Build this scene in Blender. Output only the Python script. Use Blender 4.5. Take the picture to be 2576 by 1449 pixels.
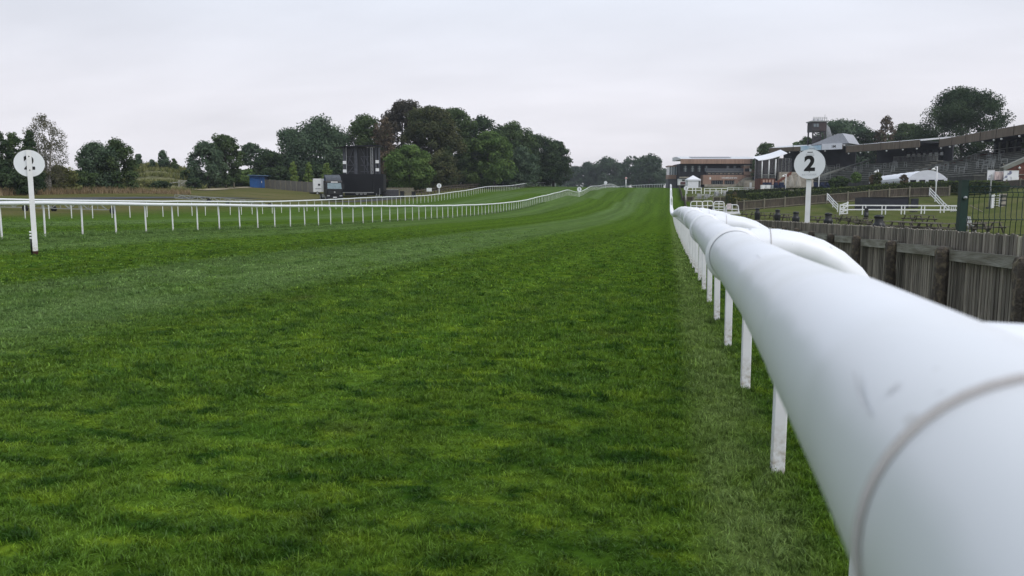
import bpy, bmesh, math, random
import numpy as np
from mathutils import Vector, Matrix, Euler

random.seed(7); RNG = np.random.default_rng(7)
for o in list(bpy.data.objects): bpy.data.objects.remove(o)
SC = bpy.context.scene
COL = SC.collection

# ------------------------------------------------------------------ camera
F_PX, CX, CY = 1950.0, 1288.0, 724.5          # survey units: photograph at 2576 px wide
YAW, PITCH, EYE = math.radians(11.406), math.radians(6.567), 1.33
cam = bpy.data.cameras.new('camera'); camo = bpy.data.objects.new('camera', cam); COL.objects.link(camo)
camo.location = (0, 0, EYE)
camo.rotation_euler = (math.radians(90) - PITCH, 0, YAW)
cam.sensor_width = 36.0; cam.lens = 36.0 * F_PX / 2576.0
cam.clip_start = 0.02; cam.clip_end = 6000
cam.dof.use_dof = True; cam.dof.focus_distance = 14.0; cam.dof.aperture_fstop = 8.5
SC.camera = camo

# ------------------------------------------------------------------ sky, sun, exposure
SUN_EL, SUN_AZ = math.radians(50), math.radians(125)
w = bpy.data.worlds.new('World'); SC.world = w; w.use_nodes = True
nt = w.node_tree; nt.nodes.clear()
def WN(t, **k):
    n = nt.nodes.new(t)
    for a, b in k.items(): setattr(n, a, b)
    return n
wo = WN('ShaderNodeOutputWorld'); mixs = WN('ShaderNodeMixShader'); b1 = WN('ShaderNodeBackground'); b2 = WN('ShaderNodeBackground')
sky = WN('ShaderNodeTexSky'); sky.sky_type = 'NISHITA'; sky.sun_disc = False
sky.sun_elevation = SUN_EL; sky.sun_rotation = SUN_AZ; sky.dust_density = 2.0
b1.inputs['Strength'].default_value = 0.10
nt.links.new(sky.outputs[0], b1.inputs['Color'])
tc = WN('ShaderNodeTexCoord'); sep = WN('ShaderNodeSeparateXYZ'); nt.links.new(tc.outputs['Generated'], sep.inputs[0])
# elevation -> overcast sheet colour (even all the way round)
ramp = WN('ShaderNodeValToRGB'); e = ramp.color_ramp.elements
e[0].position = 0.0; e[0].color = (0.735, 0.712, 0.755, 1)
e[1].position = 0.75; e[1].color = (0.540, 0.615, 0.715, 1)
k = e.new(0.12); k.color = (0.725, 0.715, 0.765, 1)
k = e.new(0.26); k.color = (0.640, 0.675, 0.750, 1)
k = e.new(0.36); k.color = (0.585, 0.645, 0.735, 1)
nt.links.new(sep.outputs['Z'], ramp.inputs['Fac'])
# stretched cloud bands
dv = WN('ShaderNodeMath', operation='ADD'); dv.inputs[1].default_value = 0.22; nt.links.new(sep.outputs['Z'], dv.inputs[0])
vd = WN('ShaderNodeVectorMath', operation='DIVIDE'); cmb = WN('ShaderNodeCombineXYZ')
for i in range(3): nt.links.new(dv.outputs[0], cmb.inputs[i])
nt.links.new(tc.outputs['Generated'], vd.inputs[0]); nt.links.new(cmb.outputs[0], vd.inputs[1])
mp = WN('ShaderNodeMapping'); mp.inputs['Scale'].default_value = (0.55, 1.1, 1.0); mp.inputs['Rotation'].default_value = (0, 0, 0.35)
nt.links.new(vd.outputs[0], mp.inputs[0])
no = WN('ShaderNodeTexNoise'); no.inputs['Scale'].default_value = 1.3; no.inputs['Detail'].default_value = 5; no.inputs['Roughness'].default_value = 0.5
nt.links.new(mp.outputs[0], no.inputs['Vector'])
mr = WN('ShaderNodeMapRange'); mr.inputs[1].default_value = 0.32; mr.inputs[2].default_value = 0.68; mr.inputs[3].default_value = 0.88; mr.inputs[4].default_value = 1.08
nt.links.new(no.outputs['Fac'], mr.inputs[0])
mul = WN('ShaderNodeVectorMath', operation='SCALE'); nt.links.new(ramp.outputs[0], mul.inputs[0]); nt.links.new(mr.outputs[0], mul.inputs['Scale'])
nt.links.new(mul.outputs[0], b2.inputs['Color']); b2.inputs['Strength'].default_value = 1.0
mixs.inputs[0].default_value = 0.93
nt.links.new(b1.outputs[0], mixs.inputs[1]); nt.links.new(b2.outputs[0], mixs.inputs[2]); nt.links.new(mixs.outputs[0], wo.inputs[0])

sl = bpy.data.lights.new('sun', 'SUN'); sl.energy = 1.5; sl.angle = math.radians(35); sl.color = (1.0, 0.96, 0.91)
so = bpy.data.objects.new('sun', sl); COL.objects.link(so)
so.rotation_euler = Vector((math.sin(SUN_AZ) * math.cos(SUN_EL), math.cos(SUN_AZ) * math.cos(SUN_EL), math.sin(SUN_EL))).to_track_quat('Z', 'Y').to_euler()
vs = SC.view_settings; vs.view_transform = 'Standard'; vs.look = 'None'; vs.exposure = 0.34; vs.gamma = 1.0; vs.use_curve_mapping = False
SC.cycles.max_bounces = 4; SC.cycles.diffuse_bounces = 2; SC.cycles.glossy_bounces = 2; SC.cycles.transmission_bounces = 3
SC.cycles.transparent_max_bounces = 6; SC.cycles.volume_bounces = 0

# ------------------------------------------------------------------ survey helper: picture bearing + distance -> place
_f = np.array([-math.sin(YAW) * math.cos(PITCH), math.cos(YAW) * math.cos(PITCH), -math.sin(PITCH)])
_r = np.array([math.cos(YAW), math.sin(YAW), 0.0]); _u = np.cross(_r, _f); _h = np.array([-math.sin(YAW), math.cos(YAW), 0.0])
def at(x, y, D):
    v = _f + _r * (x - CX) / F_PX - _u * (y - CY) / F_PX
    p = v * D / (v @ _h); return Vector((p[0], p[1], p[2] + EYE))
def unit(D): return D / F_PX                   # metres per survey unit at distance D

# ------------------------------------------------------------------ materials
MATS = {}
def mat(name, col, rough=0.7, var=0.12, scale=3.0, stretch=(1, 1, 1), bump=0.0, bscale=None, col2=None, metal=0.0, spec=0.4, rnd=0.0, detail=4, lo=0.35, hi=0.65):
    if name in MATS: return MATS[name]
    m = bpy.data.materials.new(name); m.use_nodes = True; t = m.node_tree; N = t.nodes; L = t.links
    b = N['Principled BSDF']; b.inputs['Roughness'].default_value = rough; b.inputs['Metallic'].default_value = metal
    b.inputs['Specular IOR Level'].default_value = spec
    tcn = N.new('ShaderNodeTexCoord'); mpn = N.new('ShaderNodeMapping'); mpn.inputs['Scale'].default_value = stretch
    L.new(tcn.outputs['Object'], mpn.inputs[0])
    oi = N.new('ShaderNodeObjectInfo')
    ad = N.new('ShaderNodeVectorMath'); ad.operation = 'ADD'
    sc = N.new('ShaderNodeMath'); sc.operation = 'MULTIPLY'; sc.inputs[1].default_value = 37.0
    L.new(oi.outputs['Random'], sc.inputs[0]); L.new(mpn.outputs[0], ad.inputs[0]); L.new(sc.outputs[0], ad.inputs[1])
    nz = N.new('ShaderNodeTexNoise'); nz.inputs['Scale'].default_value = scale; nz.inputs['Detail'].default_value = detail
    L.new(ad.outputs[0], nz.inputs['Vector'])
    rp = N.new('ShaderNodeMapRange'); rp.inputs[1].default_value = lo; rp.inputs[2].default_value = hi
    L.new(nz.outputs['Fac'], rp.inputs[0])
    mx = N.new('ShaderNodeMix'); mx.data_type = 'RGBA'
    c = Vector(col[:3]); c2 = Vector(col2) if col2 else c * (1 - 2 * var)
    mx.inputs['A'].default_value = (*c, 1); mx.inputs['B'].default_value = (*c2, 1)
    L.new(rp.outputs[0], mx.inputs['Factor'])
    out = mx.outputs['Result']
    if rnd > 0:
        hs = N.new('ShaderNodeHueSaturation'); r2 = N.new('ShaderNodeMapRange'); r2.inputs[3].default_value = 1 - rnd; r2.inputs[4].default_value = 1 + rnd
        L.new(oi.outputs['Random'], r2.inputs[0]); L.new(r2.outputs[0], hs.inputs['Value']); L.new(out, hs.inputs['Color']); out = hs.outputs['Color']
    L.new(out, b.inputs['Base Color'])
    if bump > 0:
        n2 = N.new('ShaderNodeTexNoise'); n2.inputs['Scale'].default_value = bscale or scale * 6; n2.inputs['Detail'].default_value = 5
        L.new(ad.outputs[0], n2.inputs['Vector']); bp = N.new('ShaderNodeBump'); bp.inputs['Strength'].default_value = bump; bp.inputs['Distance'].default_value = 0.02
        L.new(n2.outputs['Fac'], bp.inputs['Height']); L.new(bp.outputs[0], b.inputs['Normal'])
    MATS[name] = m; return m
def leafmat(name, c, c2, trans=0.3):
    m = bpy.data.materials.new(name); m.use_nodes = True; t = m.node_tree; N = t.nodes; L = t.links; N.clear()
    o = N.new('ShaderNodeOutputMaterial'); at_ = N.new('ShaderNodeAttribute'); at_.attribute_name = 'tint'
    mx = N.new('ShaderNodeMix'); mx.data_type = 'RGBA'; mx.inputs['A'].default_value = (*c, 1); mx.inputs['B'].default_value = (*c2, 1)
    L.new(at_.outputs['Fac'], mx.inputs['Factor'])
    d = N.new('ShaderNodeBsdfDiffuse'); tr = N.new('ShaderNodeBsdfTranslucent'); ms = N.new('ShaderNodeMixShader'); ms.inputs[0].default_value = trans
    L.new(mx.outputs['Result'], d.inputs[0]); L.new(mx.outputs['Result'], tr.inputs[0])
    L.new(d.outputs[0], ms.inputs[1]); L.new(tr.outputs[0], ms.inputs[2]); L.new(ms.outputs[0], o.inputs[0]); return m

# ------------------------------------------------------------------ mesh builder
class MB:
    def __init__(s): s.v = []; s.f = []; s.sm = []
    def add(s, vs, fs, smooth=False):
        n = len(s.v); s.v += [tuple(p) for p in vs]; s.f += [tuple(i + n for i in f) for f in fs]; s.sm += [smooth] * len(fs); return s
    def box(s, c, d, rz=0.0, M=None):
        hx, hy, hz = d[0] / 2, d[1] / 2, d[2] / 2
        P = [Vector((x * hx, y * hy, z * hz)) for z in (-1, 1) for y in (-1, 1) for x in (-1, 1)]
        if rz: R = Matrix.Rotation(rz, 3, 'Z'); P = [R @ p for p in P]
        if M is not None: P = [M @ p for p in P]
        P = [p + Vector(c) for p in P]
        return s.add(P, [(0, 2, 3, 1), (4, 5, 7, 6), (0, 1, 5, 4), (2, 6, 7, 3), (0, 4, 6, 2), (1, 3, 7, 5)])
    def b(s, x0, x1, y0, y1, z0, z1): return s.box(((x0 + x1) / 2, (y0 + y1) / 2, (z0 + z1) / 2), (abs(x1 - x0), abs(y1 - y0), abs(z1 - z0)))
    def bar(s, p0, p1, a, b=None):
        p0, p1 = Vector(p0), Vector(p1); d = p1 - p0; L = d.length
        if L < 1e-6: return s
        q = d.to_track_quat('Y', 'Z').to_matrix()
        return s.box((p0 + p1) / 2, (a, L, b or a), M=q)
    def tube(s, pts, r, n=10, cap=True, smooth=True):
        pts = [Vector(p) for p in pts]; rs = r if isinstance(r, (list, tuple)) else [r] * len(pts)
        V = []; up = None
        for i, p in enumerate(pts):
            t = (pts[min(i + 1, len(pts) - 1)] - pts[max(i - 1, 0)]).normalized()
            if up is None:
                up = Vector((0, 0, 1)) if abs(t.z) < .9 else Vector((1, 0, 0))
            a = t.cross(up).normalized(); bb = a.cross(t).normalized(); up = bb
            for k in range(n):
                an = 2 * math.pi * k / n; V.append(p + (a * math.cos(an) + bb * math.sin(an)) * rs[i])
        Fs = []
        for i in range(len(pts) - 1):
            for k in range(n): Fs.append((i * n + k, i * n + (k + 1) % n, (i + 1) * n + (k + 1) % n, (i + 1) * n + k))
        s.add(V, Fs, smooth)
        if cap:
            m = len(V) - n; base = len(s.v) - len(V)
            s.f += [tuple(base + k for k in range(n - 1, -1, -1)), tuple(base + m + k for k in range(n))]; s.sm += [False, False]
        return s
    def lathe(s, prof, c=(0, 0, 0), n=16, smooth=True):
        V = []; Fs = []
        for r, z in prof:
            for k in range(n): a = 2 * math.pi * k / n; V.append((c[0] + r * math.cos(a), c[1] + r * math.sin(a), c[2] + z))
        for i in range(len(prof) - 1):
            for k in range(n): Fs.append((i * n + k, i * n + (k + 1) % n, (i + 1) * n + (k + 1) % n, (i + 1) * n + k))
        return s.add(V, Fs, smooth)
    def prism(s, poly, d0, d1, axis='y'):            # poly in (a,b); extruded d0..d1 along axis
        n = len(poly)
        def q(a, b, d): return {'y': (a, d, b), 'x': (d, a, b), 'z': (a, b, d)}[axis]
        V = [q(a, b, d0) for a, b in poly] + [q(a, b, d1) for a, b in poly]
        return s.add(V, [tuple(range(n)), tuple(range(2 * n - 1, n - 1, -1))] + [(i, (i + 1) % n, n + (i + 1) % n, n + i) for i in range(n)])
    def mesh(s, name, m=None):
        me = bpy.data.meshes.new(name); me.from_pydata(s.v, [], s.f); me.polygons.foreach_set('use_smooth', s.sm)
        bm = bmesh.new(); bm.from_mesh(me); bmesh.ops.recalc_face_normals(bm, faces=bm.faces); bm.to_mesh(me); bm.free()
        if m: me.materials.append(m)
        me.update(); return me
    def build(s, name, m, parent=None, loc=(0, 0, 0), rz=0.0):
        return put(name, s.mesh(name, m), parent, loc, rz)
def put(name, me, parent=None, loc=(0, 0, 0), rz=0.0, M=None, scale=None):
    o = bpy.data.objects.new(name, me); COL.objects.link(o)
    if parent: o.parent = parent
    if M is not None: o.matrix_basis = M
    else:
        o.location = loc; o.rotation_euler = (0, 0, rz)
        if scale: o.scale = scale
    return o
def tag(o, label=None, cat=None, group=None, kind=None):
    if label: o['label'] = label
    if cat: o['category'] = cat
    if group: o['group'] = group
    if kind: o['kind'] = kind
    return o
def thing(name, label, cat, loc=(0, 0, 0), rz=0.0, group=None):
    o = bpy.data.objects.new(name, None); COL.objects.link(o); o.location = loc; o.rotation_euler = (0, 0, rz); o.empty_display_size = .2
    return tag(o, label, cat, group)
def copy_tree(o, parent=None):
    c = o.copy(); COL.objects.link(c); c.parent = parent
    for ch in list(o.children): copy_tree(ch, c)
    return c
def text(body, size, m, parent, loc, rot, name='lettering', off=0.0, ext=0.004, ax='CENTER', flip=False):
    cu = bpy.data.curves.new(name, 'FONT'); cu.body = body; cu.size = size; cu.extrude = ext; cu.offset = off; cu.align_x = ax; cu.align_y = 'CENTER'; cu.resolution_u = 6
    tmp = bpy.data.objects.new(name, cu); COL.objects.link(tmp); bpy.context.view_layer.update()
    me = bpy.data.meshes.new_from_object(tmp.evaluated_get(bpy.context.evaluated_depsgraph_get())); bpy.data.objects.remove(tmp)
    me.materials.clear(); me.materials.append(m)
    o = put(name, me, parent); o.location = loc; o.rotation_euler = rot
    if flip: o.scale = (-1, 1, 1)
    return o
def np_mesh(name, V, Q, m=None, tint=None, smooth=False):      # V (n,3), Q (k,3|4)
    me = bpy.data.meshes.new(name); n, k, c = len(V), len(Q), Q.shape[1]
    me.vertices.add(n); me.vertices.foreach_set('co', V.astype(np.float32).ravel())
    me.loops.add(k * c); me.loops.foreach_set('vertex_index', Q.astype(np.int32).ravel())
    me.polygons.add(k); me.polygons.foreach_set('loop_start', np.arange(0, k * c, c, dtype=np.int32))
    me.polygons.foreach_set('use_smooth', np.full(k, smooth))
    if tint is not None:
        a = me.attributes.new('tint', 'FLOAT', 'POINT'); a.data.foreach_set('value', tint.astype(np.float32))
    if m: me.materials.append(m)
    me.update(calc_edges=True); return me

# ------------------------------------------------------------------ terrain
CP = []
def cxyz(*p): CP.append(p)
for Y, z in [(-60, .1), (-20, .05), (0, 0), (6, 0), (10, -.03), (14, -.1), (20, -.25), (28, -.42), (40, -.62), (55, -.9), (75, -1.15), (95, -1.28), (115, -1.1), (135, -.7), (160, .4), (185, 1.6), (215, 3.1), (240, 4.35), (262, 5.0), (285, 5.0), (310, 4.6), (345, 3.6), (400, 2.0), (500, 1)]:
    cxyz(.5, Y, z)
    if Y < 270: cxyz(2.9, Y, z - (.03 if Y < 130 else 0))
    cxyz(-8, Y, z * .75 + .04 if z < 0 else z)
for Y, z in [(-60, .25), (-20, .2), (5, .15), (20.7, .12), (28, .02), (35, -.1), (40, -.13), (56, -.28), (70, -.33), (84, -.27), (96, -.08), (115, .6), (132, 1.25), (150, 1.95), (192, 3.2), (225, 4.2), (256, 5.0), (290, 4.75), (320, 4.1), (400, 2)]:
    cxyz(-19, Y, z)
for Y, z in [(-20, .3), (20, .25), (36, .21), (46, .07), (59, -.01), (66, 0), (80, .22), (92, .45), (102, .58), (115, .9), (133, 1.7), (155, 2.76), (187, 3.88), (240, 5.1), (300, 4.8), (400, 3)]:
    cxyz(-35, Y, z)
for x, y, D in [(250, 525, 62), (250, 502, 75), (20, 495, 76), (100, 489, 86), (270, 484, 100), (420, 479, 120), (560, 476, 135), (650, 472, 147), (740, 477, 145), (800, 488, 130), (840, 504, 121), (950, 503, 122),
                (1030, 489, 140), (1130, 478, 160), (1200, 472, 185), (1300, 467, 215), (700, 502, 98), (500, 503, 84), (640, 500, 108), (10, 524, 60),
                # enclosure and bank on the grandstand side
                (1871, 529, 112), (1974, 520.6, 112), (2079, 512, 112), (2180, 504, 112), (2287, 496, 112), (2387, 494, 110), (2480, 492, 104), (2576, 492, 96),
                (1900, 485, 165), (2000, 484, 148), (2130, 480, 135), (2280, 465, 132), (2450, 465, 118), (2576, 472, 98), (1770, 497, 152), (1800, 471, 235), (1895, 469, 235), (1745, 476, 215), (1850, 482, 185),
                (2200, 540, 92), (2300, 541, 92), (2400, 543, 90), (2050, 546, 92)]:
    cxyz(*at(x, y, D))
for p in [(6, 12, -.4), (12, 30, -.9), (25, 25, -1.0), (12, 60, -1.05), (25, 55, -1.05), (40, 45, -1.0), (12, 85, -1.1), (24, 80, -1.0), (6, 70, -1.15), (6, 100, -1.1), (35, 70, -1.0), (7, 8, -.2), (20, 0, -.5), (20, -40, -.3),
          (60, 130, 4.2), (50, 200, 5), (20, 300, 5), (60, 300, 5), (120, 150, 5), (120, 30, 2), (-90, 60, 1.6), (-140, 120, 3.5), (-90, 180, 4), (-60, 260, 5), (-150, 300, 5), (-200, 30, 2), (-120, 0, .8), (-60, -30, .4),
          (-400, 200, 5), (400, 200, 6), (0, 700, 0), (-400, 700, 2), (400, 700, 6), (0, 1500, 4), (-1500, 800, 6), (1500, 800, 6), (0, 3000, 6), (-3000, 3000, 6), (3000, 3000, 6), (-1500, -60, 2), (1500, -60, 2)]:
    cxyz(*p)
CPa = np.array([tuple(p) for p in CP], float)
SMO = 9.0
def phi(d2): return -np.sqrt(d2 + SMO * SMO)
_n = len(CPa); _A = np.zeros((_n + 3, _n + 3))
_A[:_n, :_n] = phi(((CPa[:, None, :2] - CPa[None, :, :2]) ** 2).sum(-1)) + np.eye(_n) * 0.3
_A[:_n, _n] = 1; _A[:_n, _n + 1:] = CPa[:, :2] / 100; _A[_n, :_n] = 1; _A[_n + 1:, :_n] = (CPa[:, :2] / 100).T
_W = np.linalg.solve(_A, np.concatenate([CPa[:, 2], np.zeros(3)]))
def H(X, Y):
    P = np.stack([np.asarray(X, float).ravel(), np.asarray(Y, float).ravel()], -1)
    out = np.empty(len(P))
    for i in range(0, len(P), 20000):
        q = P[i:i + 20000]; out[i:i + 20000] = phi(((q[:, None] - CPa[None, :, :2]) ** 2).sum(-1)) @ _W[:_n] + _W[_n] + (q / 100) @ _W[_n + 1:]
    return out
def h(x, y): return float(H([x], [y])[0])
def gat(x, D, dy=0.0):                       # foot point on the ground at bearing x, distance D
    p = at(x, 500, D); return Vector((p.x, p.y, h(p.x, p.y) + dy))

# ------------------------------------------------------------------ ground
def axis(pts):
    out = []
    for a, b, st in pts: out += list(np.arange(a, b, st))
    return np.array(out + [pts[-1][1]])
gx = axis([(-3000, -400, 200), (-400, -120, 20), (-120, -60, 4), (-60, -22, 2), (-22, 5, .9), (5, 60, 2), (60, 120, 6), (120, 400, 25), (400, 3000, 200)])
gy = axis([(-60, 0, 5), (0, 30, 1.0), (30, 320, 2.5), (320, 500, 10), (500, 1000, 40), (1000, 3000, 200)])
GX, GY = np.meshgrid(gx, gy); GZ = H(GX, GY)
V = np.stack([GX.ravel(), GY.ravel(), GZ], -1); nx, ny = len(gx), len(gy)
ii = np.arange(nx * ny).reshape(ny, nx)
Q = np.stack([ii[:-1, :-1].ravel(), ii[:-1, 1:].ravel(), ii[1:, 1:].ravel(), ii[1:, :-1].ravel()], -1)

def grass_color(N, L, blades=False):
    """turf colour from the place itself: mown bands along the course, patches, dry field and lawn"""
    g = N.new('ShaderNodeNewGeometry'); sp = N.new('ShaderNodeSeparateXYZ'); L.new(g.outputs['Position'], sp.inputs[0])
    def noise(scale, det=4, sx=1, sy=1, lo=.35, hi=.65):
        m = N.new('ShaderNodeMapping'); m.inputs['Scale'].default_value = (sx, sy, 0); L.new(g.outputs['Position'], m.inputs[0])
        n = N.new('ShaderNodeTexNoise'); n.inputs['Scale'].default_value = scale; n.inputs['Detail'].default_value = det; L.new(m.outputs[0], n.inputs['Vector'])
        r = N.new('ShaderNodeMapRange'); r.inputs[1].default_value = lo; r.inputs[2].default_value = hi; L.new(n.outputs['Fac'], r.inputs[0]); return r.outputs[0]
    def mix(f, a, b):
        m = N.new('ShaderNodeMix'); m.data_type = 'RGBA'
        if isinstance(f, float): m.inputs['Factor'].default_value = f
        else: L.new(f, m.inputs['Factor'])
        for k, v in (('A', a), ('B', b)):
            if isinstance(v, tuple): m.inputs[k].default_value = (*v, 1)
            else: L.new(v, m.inputs[k])
        return m.outputs['Result']
    def math_(op, a, b=None):
        m = N.new('ShaderNodeMath'); m.operation = op
        for i, v in enumerate((a, b)):
            if v is None: continue
            if isinstance(v, (int, float)): m.inputs[i].default_value = v
            else: L.new(v, m.inputs[i])
        return m.outputs[0]
    # wobbling x so that band edges are not ruled
    wob = math_('MULTIPLY', math_('SUBTRACT', noise(.25, 3, 1, .4, 0, 1), .5), 1.6)
    X = math_('ADD', sp.outputs['X'], wob)
    base = mix(noise(1.6, 5, .7, 1.3), (.050, .104, .012), (.088, .150, .017))
    base = mix(noise(4.2, 5, .8, 1.2, .50, .36), base, (.022, .056, .007))           # darker hollows
    base = mix(noise(5.6, 5, .45, 1.1, .53, .66), base, (.116, .182, .016))         # yellow-green patches
    base = mix(noise(.9, 3, 1, 1, .62, .85), base, (.080, .092, .022))              # worn olive patches
    # mown bands: a light greyer pass where the blades lie away
    cr = N.new('ShaderNodeValToRGB'); cr.color_ramp.interpolation = 'EASE'
    mrx = N.new('ShaderNodeMapRange'); mrx.inputs[1].default_value = -40; mrx.inputs[2].default_value = 10; L.new(X, mrx.inputs[0]); L.new(mrx.outputs[0], cr.inputs[0])
    def px(x): return (x + 40) / 50
    el = cr.color_ramp.elements; el[0].position = 0; el[0].color = (.25,) * 3 + (1,); el[1].position = 1; el[1].color = (0, 0, 0, 1)
    for x, v in [(-36.5, .3), (-33, .3), (-30, 1), (-26.5, 1), (-25.5, .1), (-22, .1), (-21, .75), (-17.2, .8), (-15.6, .85), (-14.8, .05), (-10.4, .05), (-9.6, .9), (-6.2, .95), (-5.0, .08), (-2, 0)]:
        k = el.new(px(x)); k.color = (v, v, v, 1)
    lit = mix(noise(1.2, 4), (.082, .138, .042), (.120, .180, .062))
    f = math_('MULTIPLY', cr.outputs[0], noise(.9, 3, 1, .6, .15, .5))
    base = mix(math_('MULTIPLY', f, .88), base, lit)
    # fine mower lines drawn along the course
    ln = N.new('ShaderNodeMapRange'); ln.inputs[1].default_value = .3; ln.inputs[2].default_value = .7; ln.inputs[3].default_value = .80; ln.inputs[4].default_value = 1.22
    lm_ = N.new('ShaderNodeMapping'); lm_.inputs['Scale'].default_value = (1, .012, 0); L.new(g.outputs['Position'], lm_.inputs[0])
    lnz = N.new('ShaderNodeTexNoise'); lnz.inputs['Scale'].default_value = 1.1; lnz.inputs['Detail'].default_value = 3; L.new(lm_.outputs[0], lnz.inputs['Vector']); L.new(lnz.outputs['Fac'], ln.inputs[0])
    lh = N.new('ShaderNodeHueSaturation'); L.new(ln.outputs[0], lh.inputs['Value']); L.new(base, lh.inputs['Color']); base = lh.outputs['Color']
    # pale trodden strip beside the near rail
    d = math_('ABSOLUTE', math_('SUBTRACT', math_('ADD', sp.outputs['X'], math_('MULTIPLY', wob, .12)), .35))
    st = N.new('ShaderNodeMapRange'); st.inputs[1].default_value = .10; st.inputs[2].default_value = .27; st.inputs[3].default_value = 1; st.inputs[4].default_value = 0; L.new(d, st.inputs[0])
    base = mix(math_('MULTIPLY', math_('MULTIPLY', st.outputs[0], noise(2.2, 4, 1.5, .8, .22, .5)), .80), base, (.128, .180, .052))
    # dry field left of the third rail
    fl = N.new('ShaderNodeMapRange'); fl.inputs[1].default_value = -37; fl.inputs[2].default_value = -44; L.new(X, fl.inputs[0])
    field = mix(noise(.10, 5, .6, 1.2), (.105, .108, .038), (.145, .132, .058))
    field = mix(noise(.22, 4, 1, 1.4, .55, .7), field, (.078, .098, .030))
    base = mix(fl.outputs[0], base, field)
    # enclosure lawn beyond the boarded fence
    rl = N.new('ShaderNodeMapRange'); rl.inputs[1].default_value = 2.9; rl.inputs[2].default_value = 5; L.new(sp.outputs['X'], rl.inputs[0])
    lawn = mix(noise(.25, 5, 1.6, 1), (.080, .102, .030), (.118, .128, .046))
    lawn = mix(noise(.12, 4, .5, 1.3, .5, .7), lawn, (.140, .138, .060))
    base = mix(rl.outputs[0], base, lawn)
    fine = noise(9, 5, 1, 1, .3, .7)
    return base, fine, mix, sp
gm = bpy.data.materials.new('turf'); gm.use_nodes = True; N, L = gm.node_tree.nodes, gm.node_tree.links
base, fine, mix, sp = grass_color(N, L)
b = N['Principled BSDF']; b.inputs['Roughness'].default_value = 1.0; b.inputs['Specular IOR Level'].default_value = 0.0
hs = N.new('ShaderNodeHueSaturation'); r2 = N.new('ShaderNodeMapRange'); r2.inputs[3].default_value = .60; r2.inputs[4].default_value = 1.16
L.new(fine, r2.inputs[0]); L.new(r2.outputs[0], hs.inputs['Value']); L.new(base, hs.inputs['Color']); L.new(hs.outputs[0], b.inputs['Base Color'])
g2 = N.new('ShaderNodeNewGeometry'); n2 = N.new('ShaderNodeTexNoise'); n2.inputs['Scale'].default_value = 5.0; n2.inputs['Detail'].default_value = 6; n2.inputs['Roughness'].default_value = .65
L.new(g2.outputs['Position'], n2.inputs['Vector']); bp = N.new('ShaderNodeBump'); bp.inputs['Strength'].default_value = .8; bp.inputs['Distance'].default_value = .12
L.new(n2.outputs['Fac'], bp.inputs['Height']); L.new(bp.outputs[0], b.inputs['Normal'])
gme = np_mesh('ground', V, Q, gm, smooth=True)
tag(put('ground', gme), kind='structure')

# grass blades close to the camera: small sods of blades set over the turf
bmn = bpy.data.materials.new('grass_blade'); bmn.use_nodes = True; N, L = bmn.node_tree.nodes, bmn.node_tree.links
base, fine, mix, sp = grass_color(N, L, True)
N.remove(N['Principled BSDF'])
oa = N.new('ShaderNodeAttribute'); oa.attribute_name = 'tint'
hs = N.new('ShaderNodeHueSaturation'); r2 = N.new('ShaderNodeMapRange'); r2.inputs[3].default_value = .40; r2.inputs[4].default_value = 2.55
L.new(oa.outputs['Fac'], r2.inputs[0]); L.new(r2.outputs[0], hs.inputs['Value']); L.new(base, hs.inputs['Color'])
d = N.new('ShaderNodeBsdfDiffuse'); tr = N.new('ShaderNodeBsdfTranslucent'); gl = N.new('ShaderNodeBsdfGlossy'); gl.inputs['Roughness'].default_value = .45; gl.inputs['Color'].default_value = (.5, .6, .5, 1)
ms = N.new('ShaderNodeMixShader'); ms.inputs[0].default_value = .35; m2 = N.new('ShaderNodeMixShader'); m2.inputs[0].default_value = .03
L.new(hs.outputs[0], d.inputs[0]); L.new(hs.outputs[0], tr.inputs[0]); L.new(d.outputs[0], ms.inputs[1]); L.new(tr.outputs[0], ms.inputs[2])
L.new(ms.outputs[0], m2.inputs[1]); L.new(gl.outputs[0], m2.inputs[2]); L.new(m2.outputs[0], N['Material Output'].inputs[0])

def sod(nb, size, hgt, wid, seed, lean=.6, nt=5):
    """a small sod: blades gathered into tufts with gaps between them"""
    r = np.random.default_rng(seed); tc_ = (r.random((nt, 2)) - .5) * size * 1.15; tl_ = r.normal(0, .35, (nt, 2)); tt_ = r.random(nt); th_ = r.uniform(.65, 1.25, nt)
    ti = r.integers(0, nt, nb); off_ = r.normal(0, size * .11, (nb, 2)); p = tc_[ti] + off_
    dv_ = off_ / (size * .11) * .5 + tl_[ti] * 1.2 + r.normal(0, .45, (nb, 2)); ln = lean * np.clip(np.linalg.norm(dv_, axis=1), .05, 1.6); a = np.arctan2(dv_[:, 1], dv_[:, 0])
    hh = hgt * th_[ti] * r.uniform(.55, 1.2, nb); aw = r.random(nb) * 6.283; wd = wid * r.uniform(.7, 1.3, nb)
    dx, dy = np.cos(a), np.sin(a); wx, wy = np.cos(aw) * wd / 2, np.sin(aw) * wd / 2
    Vt = np.zeros((nb, 5, 3))
    for i, (t, ww) in enumerate([(0, 1), (0, -1), (.55, -.8), (.55, .8), (1, 0)]):
        off = hh * ln * t * t
        Vt[:, i, 0] = p[:, 0] + dx * off + wx * ww; Vt[:, i, 1] = p[:, 1] + dy * off + wy * ww; Vt[:, i, 2] = hh * t * (1 - .35 * ln * t) - .004
    idx = (np.arange(nb) * 5)[:, None]
    T = np.concatenate([idx + np.array([0, 1, 2]), idx + np.array([0, 2, 3]), idx + np.array([3, 2, 4])])
    tint = np.clip(.45 * tt_[ti] + .55 * r.random(nb), 0, 1); tint = np.where(r.random(nb) < .03, 1.6, tint)
    return np_mesh('sod', Vt.reshape(-1, 3), T, bmn, tint=np.repeat(tint, 5))
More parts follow.
